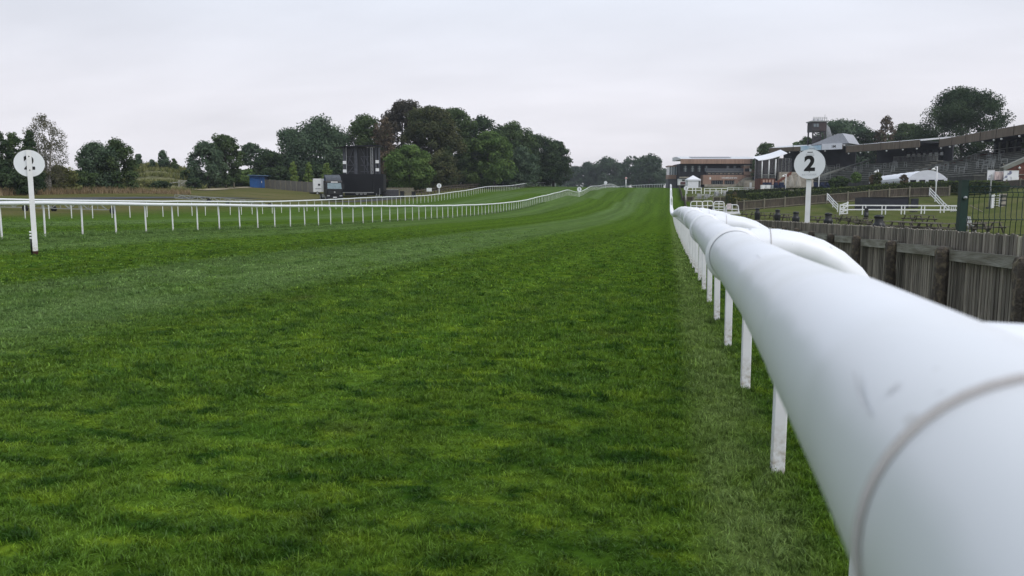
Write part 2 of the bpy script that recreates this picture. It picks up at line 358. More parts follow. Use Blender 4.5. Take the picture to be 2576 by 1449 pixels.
def vnoise(X, Y, sc, seed):
    r = np.random.default_rng(seed); G = r.random((64, 64)); x = X / sc; y = Y / sc; xi = np.floor(x).astype(int); yi = np.floor(y).astype(int); fx = x - xi; fy = y - yi
    fx = fx * fx * (3 - 2 * fx); fy = fy * fy * (3 - 2 * fy); g = lambda i, j: G[i % 64, j % 64]
    return (g(xi, yi) * (1 - fx) + g(xi + 1, yi) * fx) * (1 - fy) + (g(xi, yi + 1) * (1 - fx) + g(xi + 1, yi + 1) * fx) * fy
def grass_field(name, pts, rot, scl, variants, label, cat='grass'):
    me = bpy.data.meshes.new(name); me.vertices.add(len(pts)); me.vertices.foreach_set('co', pts.astype(np.float32).ravel())
    a = me.attributes.new('rz', 'FLOAT_VECTOR', 'POINT'); a.data.foreach_set('vector', rot.astype(np.float32).ravel())
    a = me.attributes.new('sc', 'FLOAT_VECTOR', 'POINT'); a.data.foreach_set('vector', scl.astype(np.float32).ravel())
    me.update(); o = put(name, me); tag(o, label, cat, kind='stuff')
    ng = bpy.data.node_groups.new(name, 'GeometryNodeTree'); ng.interface.new_socket('Geometry', in_out='INPUT', socket_type='NodeSocketGeometry'); ng.interface.new_socket('Geometry', in_out='OUTPUT', socket_type='NodeSocketGeometry')
    n = ng.nodes; l = ng.links; gi = n.new('NodeGroupInput'); go = n.new('NodeGroupOutput'); ip = n.new('GeometryNodeInstanceOnPoints'); gti = n.new('GeometryNodeGeometryToInstance')
    for mesh in variants[::-1]:
        ob = bpy.data.objects.new('sod', mesh); oi = n.new('GeometryNodeObjectInfo'); oi.inputs['Object'].default_value = ob; oi.inputs['As Instance'].default_value = True
        l.new(oi.outputs['Geometry'], gti.inputs[0])
    ip.inputs['Pick Instance'].default_value = True
    def attr(nm):
        q = n.new('GeometryNodeInputNamedAttribute'); q.data_type = 'FLOAT_VECTOR'; q.inputs['Name'].default_value = nm; return q.outputs['Attribute']
    er = n.new('FunctionNodeEulerToRotation'); l.new(attr('rz'), er.inputs[0])
    l.new(gi.outputs[0], ip.inputs['Points']); l.new(gti.outputs[0], ip.inputs['Instance']); l.new(er.outputs[0], ip.inputs['Rotation']); l.new(attr('sc'), ip.inputs['Scale']); l.new(ip.outputs[0], go.inputs[0])
    md = o.modifiers.new('sods', 'NODES'); md.node_group = ng; return o
def lattice(step, d0, d1, seed, margin=1.5, xmax=2.7):
    r = np.random.default_rng(seed); xs = np.arange(-48 if step > .2 else -16, xmax, step); ys = np.arange(.6, d1 + 8, step); X, Y = np.meshgrid(xs, ys); X = X.ravel() + (r.random(X.size) - .5) * step; Y = Y.ravel() + (r.random(Y.size) - .5) * step
    D = X * _h[0] + Y * _h[1]; S = X * _r[0] + Y * _r[1]; ok = (D > d0) & (D < d1) & (np.abs(S) < .69 * D + margin) & (X < xmax)
    X, Y, D = X[ok], Y[ok], D[ok]; return X, Y, D, r
def field_of(name, step, d0, d1, variants, seed, label, hs=1.0, fade=None):
    X, Y, D, r = lattice(step, d0, d1, seed)
    if fade:
        keep = r.random(len(X)) < np.clip((d1 - D) / (d1 - fade), 0, 1); X, Y, D = X[keep], Y[keep], D[keep]
    z = H(X, Y); n = len(X)
    hv = .50 + .65 * vnoise(X, Y, .22, 3) + .35 * vnoise(X, Y, .8, 4)
    hv *= np.where(vnoise(X * .6, Y * 1.2, .30, 9) < .20, .60, 1.0)
    edge = np.exp(-((X - .3) / .5) ** 2); hv = hv * (1 + .25 * edge)
    rot = np.stack([(r.random(n) - .5) * .5, (r.random(n) - .5) * .5, r.random(n) * 6.283], -1)
    sc = np.stack([np.ones(n), np.ones(n), hv * hs], -1)
    return grass_field(name, np.stack([X, Y, z], -1), rot, sc, variants, label)
near = [sod(62, .10, .033, .0044, 10 + i, .8, 7) for i in range(6)]
mid = [sod(56, .18, .039, .0085, 30 + i, .8, 7) for i in range(5)]
far = [sod(64, .45, .050, .020, 50 + i) for i in range(4)]
field_of('grass', .062, 1.9, 6.2, near, 1, 'short dark green turf blades nearest the camera', fade=5.2)
field_of('grass', .115, 5.0, 13.5, mid, 2, 'short mown turf blades farther out on the course', .95, fade=10.5)
field_of('grass', .34, 10.5, 48, far, 3, 'mown course turf between the two white rails', .8, fade=16)

# ------------------------------------------------------------------ shared materials
M = {}
def scuffed_white(name, col, dirt):
    m = mat(name, col, rough=.38, var=.03, scale=2.5, col2=(col[0] * .93, col[1] * .94, col[2] * .95), spec=.45)
    t = m.node_tree; N, L = t.nodes, t.links; b = N['Principled BSDF']; src = b.inputs['Base Color'].links[0].from_socket
    tcn = N.new('ShaderNodeTexCoord')
    def streak(scale, st, lo, hi, c, amt):
        nonlocal src
        mp = N.new('ShaderNodeMapping'); mp.inputs['Scale'].default_value = st; mp.inputs['Rotation'].default_value = (.3, .5, .4); L.new(tcn.outputs['Object'], mp.inputs[0])
        n = N.new('ShaderNodeTexNoise'); n.inputs['Scale'].default_value = scale; n.inputs['Detail'].default_value = 3; L.new(mp.outputs[0], n.inputs['Vector'])
        r = N.new('ShaderNodeMapRange'); r.inputs[1].default_value = lo; r.inputs[2].default_value = hi; r.inputs[4].default_value = amt; L.new(n.outputs['Fac'], r.inputs[0])
        x = N.new('ShaderNodeMix'); x.data_type = 'RGBA'; x.inputs['B'].default_value = (*c, 1); L.new(r.outputs[0], x.inputs['Factor']); L.new(src, x.inputs['A']); src = x.outputs['Result']
    streak(26, (1, .22, 1), .68, .74, (.33, .32, .33), .55 * dirt)
    streak(55, (1, 1, .5), .70, .74, (.40, .38, .36), .5 * dirt)
    streak(5, (1, .5, 1), .5, .7, (.62, .62, .60), .35 * dirt)
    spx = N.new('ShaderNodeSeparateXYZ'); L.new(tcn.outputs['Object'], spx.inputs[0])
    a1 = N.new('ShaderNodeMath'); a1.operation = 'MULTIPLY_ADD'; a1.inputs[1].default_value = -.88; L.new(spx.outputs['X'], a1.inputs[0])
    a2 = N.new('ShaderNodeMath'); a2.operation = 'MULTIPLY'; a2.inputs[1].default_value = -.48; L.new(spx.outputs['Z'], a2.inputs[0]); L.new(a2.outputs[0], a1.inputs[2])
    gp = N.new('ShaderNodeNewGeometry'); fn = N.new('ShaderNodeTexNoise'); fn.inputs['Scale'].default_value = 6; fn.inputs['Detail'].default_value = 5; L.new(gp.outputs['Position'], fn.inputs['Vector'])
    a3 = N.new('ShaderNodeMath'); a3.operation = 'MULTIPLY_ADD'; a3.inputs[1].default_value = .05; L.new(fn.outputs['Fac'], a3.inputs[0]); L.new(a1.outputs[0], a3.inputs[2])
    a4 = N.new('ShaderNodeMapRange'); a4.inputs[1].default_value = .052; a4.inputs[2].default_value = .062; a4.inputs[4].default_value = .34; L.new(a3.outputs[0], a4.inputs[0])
    xm = N.new('ShaderNodeMix'); xm.data_type = 'RGBA'; xm.inputs['B'].default_value = (.50, .545, .53, 1); L.new(a4.outputs[0], xm.inputs['Factor']); L.new(src, xm.inputs['A']); src = xm.outputs['Result']  # grey dirt film on the lower left side, also painting its shading into the colour
    L.new(src, b.inputs['Base Color']); return m
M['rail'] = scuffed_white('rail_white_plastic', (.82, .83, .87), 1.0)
M['railfar'] = mat('far_rail_white', (.83, .84, .87), rough=.45, var=.03)
def post_mat():
    m = mat('post_white_stained', (.80, .80, .82), rough=.5, var=.04, scale=6)
    t = m.node_tree; N, L = t.nodes, t.links; b = N['Principled BSDF']; src = b.inputs['Base Color'].links[0].from_socket
    tcn = N.new('ShaderNodeTexCoord'); sp = N.new('ShaderNodeSeparateXYZ'); L.new(tcn.outputs['Object'], sp.inputs[0])
    n = N.new('ShaderNodeTexNoise'); n.inputs['Scale'].default_value = 28; n.inputs['Detail'].default_value = 4; L.new(tcn.outputs['Object'], n.inputs['Vector'])
    r = N.new('ShaderNodeMapRange'); r.inputs[1].default_value = .30; r.inputs[2].default_value = .0; L.new(sp.outputs['Z'], r.inputs[0])
    r2 = N.new('ShaderNodeMapRange'); r2.inputs[1].default_value = .42; r2.inputs[2].default_value = .66; L.new(n.outputs['Fac'], r2.inputs[0])
    mu = N.new('ShaderNodeMath'); mu.operation = 'MULTIPLY'; L.new(r.outputs[0], mu.inputs[0]); L.new(r2.outputs[0], mu.inputs[1])
    x = N.new('ShaderNodeMix'); x.data_type = 'RGBA'; x.inputs['B'].default_value = (.30, .24, .15, 1); L.new(mu.outputs[0], x.inputs['Factor']); L.new(src, x.inputs['A'])
    L.new(x.outputs['Result'], b.inputs['Base Color']); return m
M['post'] = post_mat()
M['groove'] = mat('rail_joint_groove', (.56, .53, .52), rough=.8)
M['white'] = mat('white_paint', (.78, .79, .80), rough=.5, var=.05, scale=2)
M['wood_grey'] = mat('weathered_board', (.300, .270, .225), rough=.9, col2=(.150, .132, .108), scale=14, stretch=(3, 3, .25), bump=.5, bscale=40, rnd=.42)
M['rail_grey'] = mat('weathered_fence_rail', (.30, .29, .25), rough=.9, col2=(.15, .135, .10), scale=7, stretch=(3, .6, 3), bump=.5, bscale=30, rnd=.15)
M['lichen'] = mat('lichen_crusted_post', (.072, .060, .050), rough=1, col2=(.19, .155, .105), scale=16, bump=1.0, bscale=45, lo=.48, hi=.72, rnd=.25)
M['wood_fresh'] = mat('fresh_pale_board', (.52, .48, .38), rough=.8, scale=8, stretch=(3, 3, .3), var=.12)
M['wood_brown'] = mat('brown_board', (.105, .085, .066), rough=.9, var=.22, scale=4, stretch=(3, 3, .4), rnd=.2)
M['wood_post'] = mat('pale_timber_post', (.24, .22, .165), rough=.9, var=.15, scale=6, stretch=(2, 2, .5))
M['black'] = mat('black_plastic', (.012, .013, .015), rough=.42, var=.1)
M['blackpaint'] = mat('black_vehicle_paint', (.008, .009, .011), rough=.4, var=.1, spec=.25)
M['darksteel'] = mat('dark_steel', (.020, .022, .028), rough=.6, var=.2, spec=.2)
M['galv'] = mat('galvanised_steel', (.40, .41, .42), rough=.45, metal=.5, var=.1)
M['rubber'] = mat('tyre_rubber', (.015, .015, .016), rough=.85)
M['green'] = mat('dark_green_coated_steel', (.010, .035, .028), rough=.45, var=.2, scale=8)
M['glass'] = mat('window_glass', (.16, .20, .22), rough=.12, var=.15, spec=.7)
M['darkglass'] = mat('dark_glass', (.018, .020, .025), rough=.12, spec=.7)
M['ink'] = mat('black_number_paint', (.008, .008, .009), rough=.5, var=0)
M['inkgrey'] = mat('grey_print', (.42, .43, .46), rough=.6, var=0)
M['disc'] = mat('marker_disc_white', (.78, .80, .84), rough=.4, var=.04, scale=2)
M['tent'] = mat('tent_white_fabric', (.76, .77, .82), rough=.6, var=.04, scale=1.5)

# ------------------------------------------------------------------ running rails
RR, RZ, PS = .062, 1.182, 1.63               # rail radius, axis height, post spacing
def unit_tube(r, n, mname, name='rail_length'):
    return MB().tube([(0, 0, 0), (0, 1, 0)], r, n, cap=False).mesh(name, M[mname])
def ring(r0, r1, n=32):
    mb = MB(); mb.tube([(0, -.012, 0), (0, -.010, 0), (0, .010, 0), (0, .012, 0)], [r0, r1, r1, r0], n, cap=False, smooth=False); return mb
def double_bead(n):
    mb = MB(); A = RR + .0005
    mb.tube([(0, -.030, 0), (0, -.028, 0), (0, -.022, 0), (0, -.010, 0), (0, -.004, 0), (0, -.002, 0), (0, .004, 0), (0, .008, 0), (0, .018, 0), (0, .022, 0), (0, .024, 0)], [A, A + .006, A + .009, A + .009, A + .006, A, A, A + .005, A + .005, A + .003, A], n, cap=False); return mb
def arm_mb(n, post_x=.376):
    pts = [(0, 0, 0), (.06, 0, .0), (.12, 0, -.001)]
    for k in range(1, 9):
        a = math.radians(90 * k / 8); pts.append((.12 + (post_x - .12) * math.sin(a), 0, -.001 - .28 * (1 - math.cos(a))))
    pts.append((post_x, 0, -.36)); return MB().tube(pts, [.050] * 3 + [.047] * 8 + [.042], n)
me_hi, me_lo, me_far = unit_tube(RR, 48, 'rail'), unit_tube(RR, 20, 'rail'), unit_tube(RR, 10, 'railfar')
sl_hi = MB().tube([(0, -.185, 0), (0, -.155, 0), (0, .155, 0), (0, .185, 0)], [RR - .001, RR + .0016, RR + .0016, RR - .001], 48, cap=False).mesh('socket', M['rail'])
bead = double_bead(48).mesh('collar', M['railfar']); bead_lo = double_bead(20).mesh('collar', M['railfar'])
groove = ring(RR + .0005, RR + .0026, 48).mesh('joint_groove', M['groove'])
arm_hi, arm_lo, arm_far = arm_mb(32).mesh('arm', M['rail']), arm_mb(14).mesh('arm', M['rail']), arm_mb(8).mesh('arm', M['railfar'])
cuff = MB().tube([(.099, 0, 0), (.100, 0, 0), (.101, 0, 0)], [.0505, .0520, .0505], 32, cap=False).mesh('arm_joint', M['groove'])
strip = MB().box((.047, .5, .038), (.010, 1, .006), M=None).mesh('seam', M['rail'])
def post_mesh():
    mb = MB(); a, c = .031, .006
    poly = [(-a, -a + c), (-a + c, -a), (a - c, -a), (a, -a + c), (a, a - c), (a - c, a), (-a + c, a), (-a, a - c)]
    return mb.prism(poly, -.25, .88, 'z').mesh('post', M['post'])
postm = post_mesh()
def run_rail(root, pts, side, near=0, RZ=RZ, arms=True):
    """pts: plan points of the rail axis at each post; side: +1 posts right of the rail, -1 left"""
    n = len(pts); P = []; fx = Matrix.Scale(-1, 4, (1, 0, 0)) if side < 0 else Matrix.Identity(4)
    gz = H([p[0] for p in pts], [p[1] for p in pts])
    for i, (x, y) in enumerate(pts):
        j = .012 if i > near else 0
        P.append(Vector((x + random.uniform(-j, j), y, gz[i] + RZ + random.uniform(-j, j) + ((.0565 if y < 0 else .0225) if near and y < 2 else 0))))
    for i in range(n):
        a = P[max(i - 1, 0)]; c = P[min(i + 1, n - 1)]; dirv = (c - a); ang = math.atan2(-dirv.x, dirv.y); tilt = math.atan2(dirv.z, math.hypot(dirv.x, dirv.y))
        R = Matrix.Translation(P[i]) @ Matrix.Rotation(ang, 4, 'Z')
        Rt = R @ Matrix.Rotation(tilt, 4, 'X')
        lvl = 0 if i < near else (1 if i < near * 3 else 2)
        if i < n - 1:
            d = P[i + 1] - P[i]; q = d.to_track_quat('Y', 'Z').to_matrix().to_4x4()
            ends = [P[i], P[i + 1]]
            if near and abs(P[i].y - .54) < .1: ends = [P[i], Vector((.163, 1.20, P[i + 1].z + .001)), P[i + 1]]      # the rail sags off the socket nearest the camera
            for e0, e1_ in zip(ends[:-1], ends[1:]):
                d = e1_ - e0; q = d.to_track_quat('Y', 'Z').to_matrix().to_4x4()
                put('rail_length', [me_hi, me_lo, me_far][lvl], root, M=Matrix.Translation(e0) @ q @ Matrix.Diagonal((1, d.length, 1, 1)))
                if lvl == 0: put('seam', strip, root, M=Matrix.Translation(e0) @ q @ Matrix.Diagonal((1, d.length, 1, 1)))
        if arms: put('arm', [arm_hi, arm_lo, arm_far][lvl], root, M=Matrix.Translation((0, 0, .013 if P[i].y > 1 else -.004)) @ R @ fx)
        if lvl == 0:
            put('socket', sl_hi, root, M=R @ Matrix.Rotation(math.atan2((P[min(i+1,n-1)]-P[i]).z, PS) if i else tilt, 4, 'X')); put('arm_joint', cuff, root, M=Matrix.Translation((0, 0, .013 if P[i].y > 1 else -.004)) @ R)
            if P[i].y > 1.5: put('collar', bead, root, M=Rt @ Matrix.Translation((0, -.15, 0)))
            elif i == 3:
                q0 = P[2].lerp(P[3], (.275 - P[2].y) / (P[3].y - P[2].y)); put('joint_groove', groove, root, M=Matrix.Translation(q0) @ (P[3] - P[2]).to_track_quat('Y', 'Z').to_matrix().to_4x4() @ Matrix.Diagonal((1, .13, 1, 1)))
        elif lvl == 1: put('collar', bead_lo, root, M=Rt @ Matrix.Translation((0, -.15, 0)))
        o = R @ Vector((side * (.376 if arms else .10), 0, 0))
        pz = h(o.x, o.y) if lvl < 2 else gz[i]
        zs = (P[i].z - (.33 if arms else .02) - pz) / .88
        put('post', postm, root, M=Matrix.Translation((o.x, o.y, pz)) @ Matrix.Rotation(ang, 4, 'Z') @ Matrix.Rotation(random.uniform(-.02, .02), 4, 'Y') @ Matrix.Diagonal((1 if arms else .66, 1 if arms else .66, zs, 1)))
pts = [({-3: .062, -2: .065, -1: .068, 0: .142}.get(k, .164), .54 + PS * k) for k in range(-3, 158)]
x, y, a = .164, pts[-1][1], 0.0
for k in range(34):
    a = min(a + .045, .62); x -= math.sin(a) * PS; y += math.cos(a) * PS; pts.append((x, y))
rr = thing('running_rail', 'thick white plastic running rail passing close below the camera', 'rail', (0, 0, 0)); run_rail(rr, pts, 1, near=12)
lr = thing('running_rail', 'white running rail along the far side of the mown course', 'rail', (0, 0, 0))
run_rail(lr, [(-19 + .3 * math.sin(k * .05), 14.5 + 1.58 * k) for k in range(0, 180)], -1, RZ=1.08, arms=False)
tr_ = thing('running_rail', 'white running rail farthest across, between course and dry field', 'rail', (0, 0, 0))
run_rail(tr_, [(-35, 30.2 + 1.72 * k) for k in range(0, 125)], -1, RZ=1.08, arms=False)

def on_rail(x, y):
    v = _f + _r * (x - CX) / F_PX - _u * (y - CY) / F_PX; nr = y > 880; o = np.array([-.134 if nr else -.160, 0, EYE - RZ - (.026 if nr else .003)]); a = v[0] ** 2 + v[2] ** 2; b_ = o[0] * v[0] + o[2] * v[2]; c = o[0] ** 2 + o[2] ** 2 - (RR + .0035) ** 2
    tt = (-b_ - math.sqrt(max(0, b_ * b_ - a * c))) / a; p = v * tt; return Vector((p[0], p[1], p[2] + EYE))
M['scuff'] = mat('grey_scuff', (.60, .60, .62), rough=.6, col2=(.74, .74, .77), scale=90, lo=.4, hi=.6)
for pl, wd in [([(2052, 813), (2076, 800), (2100, 786)], 7), ([(2147, 930), (2155, 975), (2172, 1015), (2192, 1045)], 9), ([(2228, 988), (2262, 962)], 12), ([(2352, 996), (2376, 983)], 14), ([(2462, 1096), (2500, 1075), (2540, 1053)], 13), ([(1903, 640), (1920, 655), (1932, 668)], 3), ([(1935, 655), (1972, 646)], 3), ([(2420, 1080), (2436, 1072)], 9), ([(2025, 905), (2034, 915)], 6)]:
    Vs = []
    for i, (x, y) in enumerate(pl):
        q = pl[min(i + 1, len(pl) - 1)]; r0 = pl[max(i - 1, 0)]; d = Vector((q[0] - r0[0], q[1] - r0[1])).normalized(); ww = wd / 2 * (.45 if i in (0, len(pl) - 1) else 1)
        Vs += [on_rail(x - d.y * ww, y + d.x * ww), on_rail(x, y), on_rail(x + d.y * ww, y - d.x * ww)]
    MB().add(Vs, [(i * 3 + k, i * 3 + k + 1, i * 3 + k + 4, i * 3 + k + 3) for i in range(len(pl) - 1) for k in range(2)], True).build('scuff_mark', M['scuff'], rr)

_r3 = np.random.default_rng(12); _q = []
for k in range(1, 14):
    for _ in range(46): _q.append((.54 + _r3.normal(0, .055), .54 + PS * k + _r3.normal(0, .055)))
for y in np.arange(1.5, 14, .03): _q.append((.62 + _r3.normal(0, .10), y))
_q = np.array(_q); n = len(_q); grass_field('grass', np.c_[_q, H(_q[:, 0], _q[:, 1])], np.c_[_r3.normal(0, .25, (n, 2)), _r3.random(n) * 6.283], np.c_[np.ones((n, 2)), _r3.uniform(1.0, 2.0, n)], near, 'longer uncut grass round the near rail posts')
_q = np.array([(-19 + _r3.normal(-.10, .13), y) for y in np.arange(15, 120, .022)]); n = len(_q)
grass_field('grass', np.c_[_q, H(_q[:, 0], _q[:, 1])], np.c_[_r3.normal(0, .25, (n, 2)), _r3.random(n) * 6.283], np.c_[np.full((n, 2), .6), _r3.uniform(.8, 2.2, n)], far, 'longer uncut grass ridge under the far white rail')

# ------------------------------------------------------------------ boarded fence beside the near rail
FX = 2.80
bf = thing('board_fence', 'weathered grey close boarded fence running beside the near white rail', 'fence', (FX, 0, 0))
pale_m = []
for k in range(6):
    r = random.Random(k); w_, t_ = .080, .014
    mb = MB(); tp = [0, .006 * r.uniform(-1, 1)]; mb.prism([(-w_ / 2, -.2), (w_ / 2, -.2), (w_ / 2, 1.0 + tp[0]), (w_ * .1, 1.004 + .006 * r.random()), (-w_ / 2, 1.0 + tp[1])], -t_ / 2, t_ / 2, 'x')
    pale_m.append(mb.mesh('pale', M['wood_grey']))
fresh = MB().prism([(-.041, -.2), (.041, -.2), (.041, 1), (-.041, 1)], -.009, .009, 'x').mesh('pale', M['wood_fresh'])
ys = np.arange(4.6, 34.0, .074); zz = H(np.full(len(ys), FX), ys)
for i, (y, z) in enumerate(zip(ys, zz)):
    if i >= 300: break
    ty = y + random.uniform(-.003, .003)
    isf = (i == 34)
    put('pale', fresh if isf else random.choice(pale_m), bf, M=Matrix.Translation((.05 + random.uniform(-.002, .002), ty, z)) @ Matrix.Rotation(-.13 + random.uniform(-.02, .02), 4, 'Z') @ Matrix.Rotation(random.uniform(-.006, .006), 4, 'X') @ Matrix.Diagonal((1, random.uniform(.97, 1.05), 1.07 + random.uniform(-.009, .009), 1)))
yl = ys[299] + .074
mb = MB(); yy = np.arange(yl, 238, .078); zz = H(np.full(len(yy), FX), yy)
for y, z in zip(yy, zz): mb.box((.05 + random.uniform(-.006, .006), y, z + .46), (.016, .079, 1.22 + random.uniform(-.012, .012)))
yy = np.arange(-1.5, 4.6, .074); zz = H(np.full(len(yy), FX), yy)
for y, z in zip(yy, zz): mb.box((.05, y, z + .46), (.016, .079, 1.22 + random.uniform(-.012, .012)))
tag(mb.build('pale_run', M['wood_grey'], bf), kind='stuff')
fpost = []
for k in range(4):
    r = random.Random(40 + k); mb = MB(); V_ = []
    lv = [-.3, 0, .2, .4, .6, .75, .84, .875, .892]
    prof = [1, 1, 1, 1, 1, 1, .98, .80, .35]
    n = 10
    for z, s_ in zip(lv, prof):
        for q in range(n):
            a = 2 * math.pi * q / n; rad = .078 * s_ * (1 + r.uniform(-.09, .09)) / max(abs(math.cos(a)), abs(math.sin(a))) ** .9
            V_.append((rad * math.cos(a) * .9, rad * math.sin(a), z))
    Fs = [(i * n + q, i * n + (q + 1) % n, (i + 1) * n + (q + 1) % n, (i + 1) * n + q) for i in range(len(lv) - 1) for q in range(n)] + [tuple(range((len(lv) - 1) * n, len(lv) * n))]
    fpost.append(mb.add(V_, Fs, False).mesh('fence_post', M['lichen']))
frail = MB().box((0, .5, 0), (.045, 1, .105)).mesh('fence_rail', M['rail_grey'])
py = [8.51 - 1.84 * 4 + 1.84 * k for k in range(0, 127)]; pz = H(np.full(len(py), FX), py)
for i, y in enumerate(py):
    put('fence_post', random.choice(fpost), bf, M=Matrix.Translation((-.09, y, pz[i])) @ Matrix.Rotation(random.choice([0, .12, -.1, math.pi]), 4, 'Z') @ Matrix.Diagonal((.85, .85, 1.04 + random.uniform(-.02, .03), 1)))
    if i < len(py) - 1:
        p0 = Vector((-.02, y, pz[i] + .865)); p1 = Vector((-.02, py[i + 1], pz[i + 1] + .835)); dd = p1 - p0
        put('fence_rail', frail, bf, M=Matrix.Translation(p0) @ dd.to_track_quat('Y', 'Z').to_matrix().to_4x4() @ Matrix.Diagonal((1, dd.length, 1, 1)))

# ------------------------------------------------------------------ furlong markers
def marker(label, x, D, num, R=.305, top=None, foot=True, both=True, post_front=False, H_=None, group=None, print_=False):
    g = gat(x, D); t = thing('furlong_marker', label, 'marker', g, math.atan2(-(g.x), g.y), group)
    zc = H_
    mb = MB(); mb.tube([(0, -.012, zc), (0, .012, zc)], R, 56, smooth=False); mb.build('disc', M['disc'], t)
    MB().tube([(0, -.016, zc), (0, .016, zc)], R * 1.0 + .006, 56, cap=False, smooth=True).build('rim', M['white'], t)
    py_ = -.048 if post_front else .048
    MB().box((0, py_, (zc + (.30 if post_front else .2)) / 2 - .1), (.105, .06, zc + (.30 if post_front else .2) + .2)).build('post', M['post'] if D < 40 else M['white'], t)
    if num: text(num, .42 * R / .305, M['ink'], t, (0, -.0135, zc), (math.pi / 2, 0, 0), 'number', off=.017 * R / .305, ext=.001)
    return t
def markpos(x, yc, D): return at(x, yc, D).z - gat(x, D).z
t = marker('white two furlong disc on a post behind the near boarded fence', 2033, 17.0, '2', R=.318, H_=markpos(2033, 413, 17))
zc = markpos(2033, 413, 17)
text('JULY COURSE', .048, M['inkgrey'], t, (0, -.0135, zc - .225), (math.pi / 2, 0, 0), 'lettering', ext=.001)
MB().box((0, -.0135, zc + .255), (.11, .002, .016)).build('printed_line', M['ink'], t)
for k in range(2): MB().box((0, -.0135, zc + .215 - .032 * k), (.17, .002, .012)).build('printed_line', M['inkgrey'], t)
for dz in (.145, -.165): MB().tube([(.0, -.022, zc + dz), (0, .0, zc + dz)], .009, 8).build('bolt', M['black'], t)
t = marker('white two furlong disc on a tall post standing on the course turf', 80, 18.0, '2', R=.305, post_front=True, H_=markpos(77, 411, 18))
zc = markpos(77, 411, 18)
for dz in (.155, -.155): MB().tube([(.0, -.084, zc + dz), (0, -.07, zc + dz)], .014, 8).build('bolt', M['black'], t)
MB().box((0, -.048, .035), (.112, .07, .09)).build('foot_sleeve', mat('rusty_foot', (.055, .022, .015), rough=.9), t)
mb = MB().tube([(-.075, -.05, 0), (-.075, -.05, .42)], .018, 8); mb.build('side_tube', M['black'], t)
for k, z in enumerate((.38, .45, .52)): MB().tube([(-.075, -.05, z - .022), (-.075, -.05, z + .02)], .026, 10).build('tube_cap', M['white'], t)
for lab, x, D, yc, n, R in [('small white furlong disc in front of the tall trees', 1105, 142, 470, '1', .42), ('white distance disc on the rise beside the inner rail', 1457, 158, 477, '1', .45), ('most distant white disc on the crest by the inner rail', 1523, 232, 462, '', .50)]:
    marker(lab, x, D, n, R=R, H_=max(1.6, markpos(x, yc, D)))
for lab, x, D, yt in [('white post with a red and white ball beyond the farthest rail', 1370, 238, 451), ('white post with a red and white ball on the crest skyline', 1574, 272, 450)]:
    g = gat(x, D); t = thing('ball_post', lab, 'post', g, group='ball topped posts on the rise'); hh = at(x, yt, D).z - g.z
    MB().tube([(0, 0, -.2), (0, 0, hh)], .16, 8).build('pole', M['white'], t)
    MB().lathe([(.01, -.42), (.3, -.3), (.42, 0), (.3, .3), (.01, .42)], (0, 0, hh + .2), 12).build('ball', mat('red_ball_paint', (.5, .09, .07), col2=(.75, .70, .70), scale=2.2, lo=.45, hi=.5), t)

# ------------------------------------------------------------------ trees
LEAF = {
 'oak': leafmat('leaf_dark_green', (0.038, 0.065, 0.027), (0.104, 0.148, 0.061)),
 'deep': leafmat('leaf_deep_green', (0.027, 0.049, 0.027), (0.076, 0.110, 0.052)),
 'blue': leafmat('leaf_grey_green', (0.049, 0.083, 0.049), (0.124, 0.174, 0.106)),
 'mid': leafmat('leaf_mid_green', (0.061, 0.110, 0.034), (0.161, 0.237, 0.072)),
 'young': leafmat('leaf_young_green', (0.099, 0.161, 0.041), (0.227, 0.293, 0.085)),
 'copper': leafmat('leaf_copper', (.036, .038, .030), (.092, .082, .060)),
 'brown': leafmat('leaf_browning', (.038, .060, .026), (.115, .116, .055)),
 'rust': leafmat('leaf_rusty_dying', (.075, .066, .044), (.185, .140, .098)),
 'birch': leafmat('leaf_birch_pale', (.085, .092, .056), (.190, .180, .115), .4),
 'far': leafmat('leaf_far_green', (.036, .062, .036), (.078, .115, .064)),
 'olive': leafmat('leaf_olive_scrub', (0.104, 0.123, 0.041), (0.227, 0.227, 0.090)),
}
M['bark'] = mat('bark_grey_brown', (.075, .062, .048), rough=1, var=.25, scale=5, stretch=(3, 3, .6), bump=.6)
M['birchbark'] = mat('bark_birch_white', (.40, .38, .35), rough=.9, var=.25, scale=4, stretch=(1, 1, 2.5))
